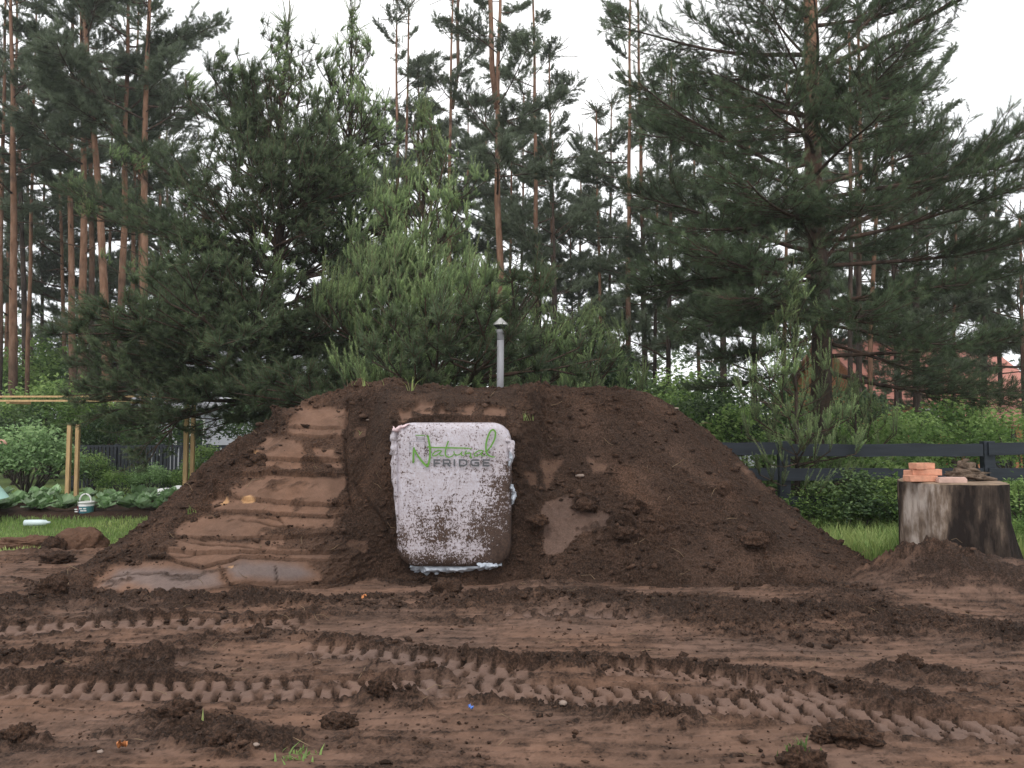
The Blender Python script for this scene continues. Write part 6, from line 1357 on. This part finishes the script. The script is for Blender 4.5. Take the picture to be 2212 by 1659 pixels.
def car():
    Yc = 22; p = at(1735, 940, Yc); root = thing('parked_car', 'silver car parked beyond the slate fence, mostly hidden by bushes', 'car', (p[0], Yc, 0), .08)
    prof = [(-2.05, .32), (-2.08, .62), (-1.95, .80), (-1.05, .92), (-.55, 1.30), (.0, 1.40), (.75, 1.38), (1.45, 1.02), (1.95, .92), (2.08, .66), (2.05, .32)]; n = len(prof); V = []
    for y, k in ((-.80, 0), (-.72, 1), (.72, 1), (.80, 0)):
        for x, z in prof: V.append((x * (1 - .01 * k), y * (.86 if z > 1.1 else 1), z + .03 * k))
    t = []
    for r in range(3):
        for i in range(n - 1): a = r * n + i; t += [(a, a + 1, a + n + 1), (a, a + n + 1, a + n)]
    for b0 in (0, 3 * n): t += [(b0, b0 + i, b0 + i + 1) for i in range(1, n - 1)]
    link('body', Geo().add(V, t).mesh('body', [M['silver']], False), root)
    for w in ([(-.95, .95), (-.52, 1.26), (.08, 1.34), (.08, .95)], [(.14, .95), (.14, 1.34), (.72, 1.32), (1.28, .98)]):
        link('window', mesh_np('window', [(x, -.815 if z < 1.1 else -.715, z) for x, z in w], [(0, 1, 2), (0, 2, 3)], M['glass'], None, False), root)
    for x in (-1.3, 1.3):
        for y in (-.78, .62): o = link('wheel', Geo().add(*tube([(x, y - .04, .31), (x, y + .18, .31)], .31, 20)).mesh('wheel', [M['tyre']]), root); link('rim', Geo().add(*tube([(x, y - .05, .31), (x, y - .03, .31)], .19, 14)).mesh('rim', [M['steel']]), o)
    link('headlight', Geo().add(*box(-2.09, -2.0, -.7, -.45, .62, .75)).mesh('headlight', [M['white']], False), root); link('headlight', Geo().add(*box(-2.09, -2.0, .45, .7, .62, .75)).mesh('headlight', [M['white']], False), root)
car()

# ------------------------------------------------------------------ person at the left edge: only a hand and the hem of a pale teal coat reach the frame
M['skin'] = simple('skin', (.62, .36, .27), .55, .08, 10); M['coat'] = simple('pale_teal_cloth', (.42, .66, .58), .8, .1, 5, .3, .01); M['hair'] = simple('brown_hair', (.06, .04, .025), .7, .3, 30); M['trouser'] = simple('dark_cloth', (.05, .05, .06), .85, .2, 8)
def skin_chain(name, verts, edges, radii, m, parent, sub=1, root=0):
    me = bpy.data.meshes.new(name); me.from_pydata(verts, edges, []); o = link(name, me, parent); o.modifiers.new('skin', 'SKIN')
    for i, r in enumerate(radii): me.skin_vertices[0].data[i].radius = (r, r) if isinstance(r, float) else r
    me.skin_vertices[0].data[root].use_root = True
    s = o.modifiers.new('sub', 'SUBSURF'); s.levels = s.render_levels = sub; me.materials.append(m)
    bpy.context.view_layer.update(); dg = bpy.context.evaluated_depsgraph_get(); m2 = bpy.data.meshes.new_from_object(o.evaluated_get(dg)); o.modifiers.clear(); o.data = m2; m2.name = name
    for pl in m2.polygons: pl.use_smooth = True
    return o
def person():
    Yp = 12.0; h = at(8, 952, Yp); bx = h[0] - .62; root = thing('person', 'person in a pale teal coat reaching a bare hand in from the left edge', 'person', (bx, Yp, 0))
    hx, hz = h[0] - bx, h[2]
    V = [(0, 0, .93), (0, 0, 1.12), (0, 0, 1.36), (.0, 0, 1.47), (.03, -.01, 1.58), (.05, -.02, 1.70), (.05, -.17, 1.36), (.22, -.20, 1.16), (hx - .06, -.12, hz + .015), (hx + .02, -.11, hz), (0, .19, 1.37), (.02, .24, 1.10), (.08, .22, .86), (0, -.10, .88), (0, -.11, .48), (0, -.11, .08), (.13, -.12, .045), (0, .10, .88), (0, .11, .48), (0, .11, .08), (.13, .12, .045)]
    E = [(0, 1), (1, 2), (2, 3), (3, 4), (4, 5), (2, 6), (6, 7), (7, 8), (8, 9), (2, 10), (10, 11), (11, 12), (0, 13), (13, 14), (14, 15), (15, 16), (0, 17), (17, 18), (18, 19), (19, 20)]
    R = [.145, .13, .135, .055, .095, .085, .065, .045, .032, .042, .065, .045, .035, .09, .062, .045, .045, .09, .062, .045, .045]
    skin_chain('body', V, E, R, M['skin'], root, 2)
    for i, (dy, dz, L) in enumerate([(-.030, .012, .082), (-.010, .018, .092), (.012, .014, .085), (.032, .004, .066)]):
        b = np.array([hx + .03, -.11 + dy, hz + dz * .6]); k = b + np.array([L * .5, dy * .15, .004 - .006 * i]); e = k + np.array([L * .36, 0, -L * .42]); f = e + np.array([.004, 0, -L * .28])
        skin_chain('finger', [tuple(b), tuple(k), tuple(e), tuple(f)], [(0, 1), (1, 2), (2, 3)], [.012, .0105, .009, .008], M['skin'], root, 1)
    b = np.array([hx - .01, -.145, hz - .005]); skin_chain('thumb', [tuple(b), tuple(b + np.array([.045, -.028, -.012])), tuple(b + np.array([.085, -.022, -.035]))], [(0, 1), (1, 2)], [.014, .012, .009], M['skin'], root, 1)
    n = 28; a = np.arange(n) / n * 6.283; rows = []
    for z, rx, ry in ((1.44, .10, .17), (1.38, .15, .23), (1.15, .15, .19), (.95, .20, .21), (.70, .30, .28), (.45, .42, .36), (.31, .50, .40)):
        rows.append(np.stack([rx * (1 + .05 * np.sin(a * 6 + z * 3) * (z < .9)) * np.cos(a) + (.24 * (1 - z) if z < 1 else 0), ry * (1 + .05 * np.sin(a * 5)) * np.sin(a), np.full(n, z) + (.02 * np.sin(a * 3) if z < .5 else 0)], 1))
    V = np.concatenate(rows); t = []
    for i in range(len(rows) - 1):
        j = np.arange(n); p = i * n + j; q = i * n + (j + 1) % n; t += [np.stack([p, p + n, q + n], 1), np.stack([p, q + n, q], 1)]
    link('coat', Geo().add(V, np.concatenate(t)).mesh('coat', [M['coat']]), root)
    for s_ in ([(0, -.15, 1.38), (.05, -.18, 1.34), (.22, -.205, 1.15), (hx - .22, -.16, hz + .02)], [(0, .16, 1.38), (.0, .20, 1.34), (.02, .245, 1.10), (.06, .23, .95)]):
        link('sleeve', Geo().add(*tube(s_, [.09, .085, .07, .06], 12)).mesh('sleeve', [M['coat']]), root)
    import bmesh
    bm = bmesh.new(); bmesh.ops.create_icosphere(bm, subdivisions=3, radius=.112); v = np.array([x.co[:] for x in bm.verts]); bm.verts.index_update(); t = np.array([[x.index for x in f.verts] for f in bm.faces]); bm.free(); kp = np.array([(v[q][:, 2].mean() > .0) or (v[q][:, 0].mean() < -.02 and v[q][:, 2].mean() > -.09) for q in t]); v = v * (1 + .04 * fbm(v[:, 0] * 30, v[:, 1] * 30 + v[:, 2] * 20, 9, 3))[:, None] + np.array([.04, -.02, 1.69])
    link('hair', mesh_np('hair', v, t[kp], M['hair']), root)
person()
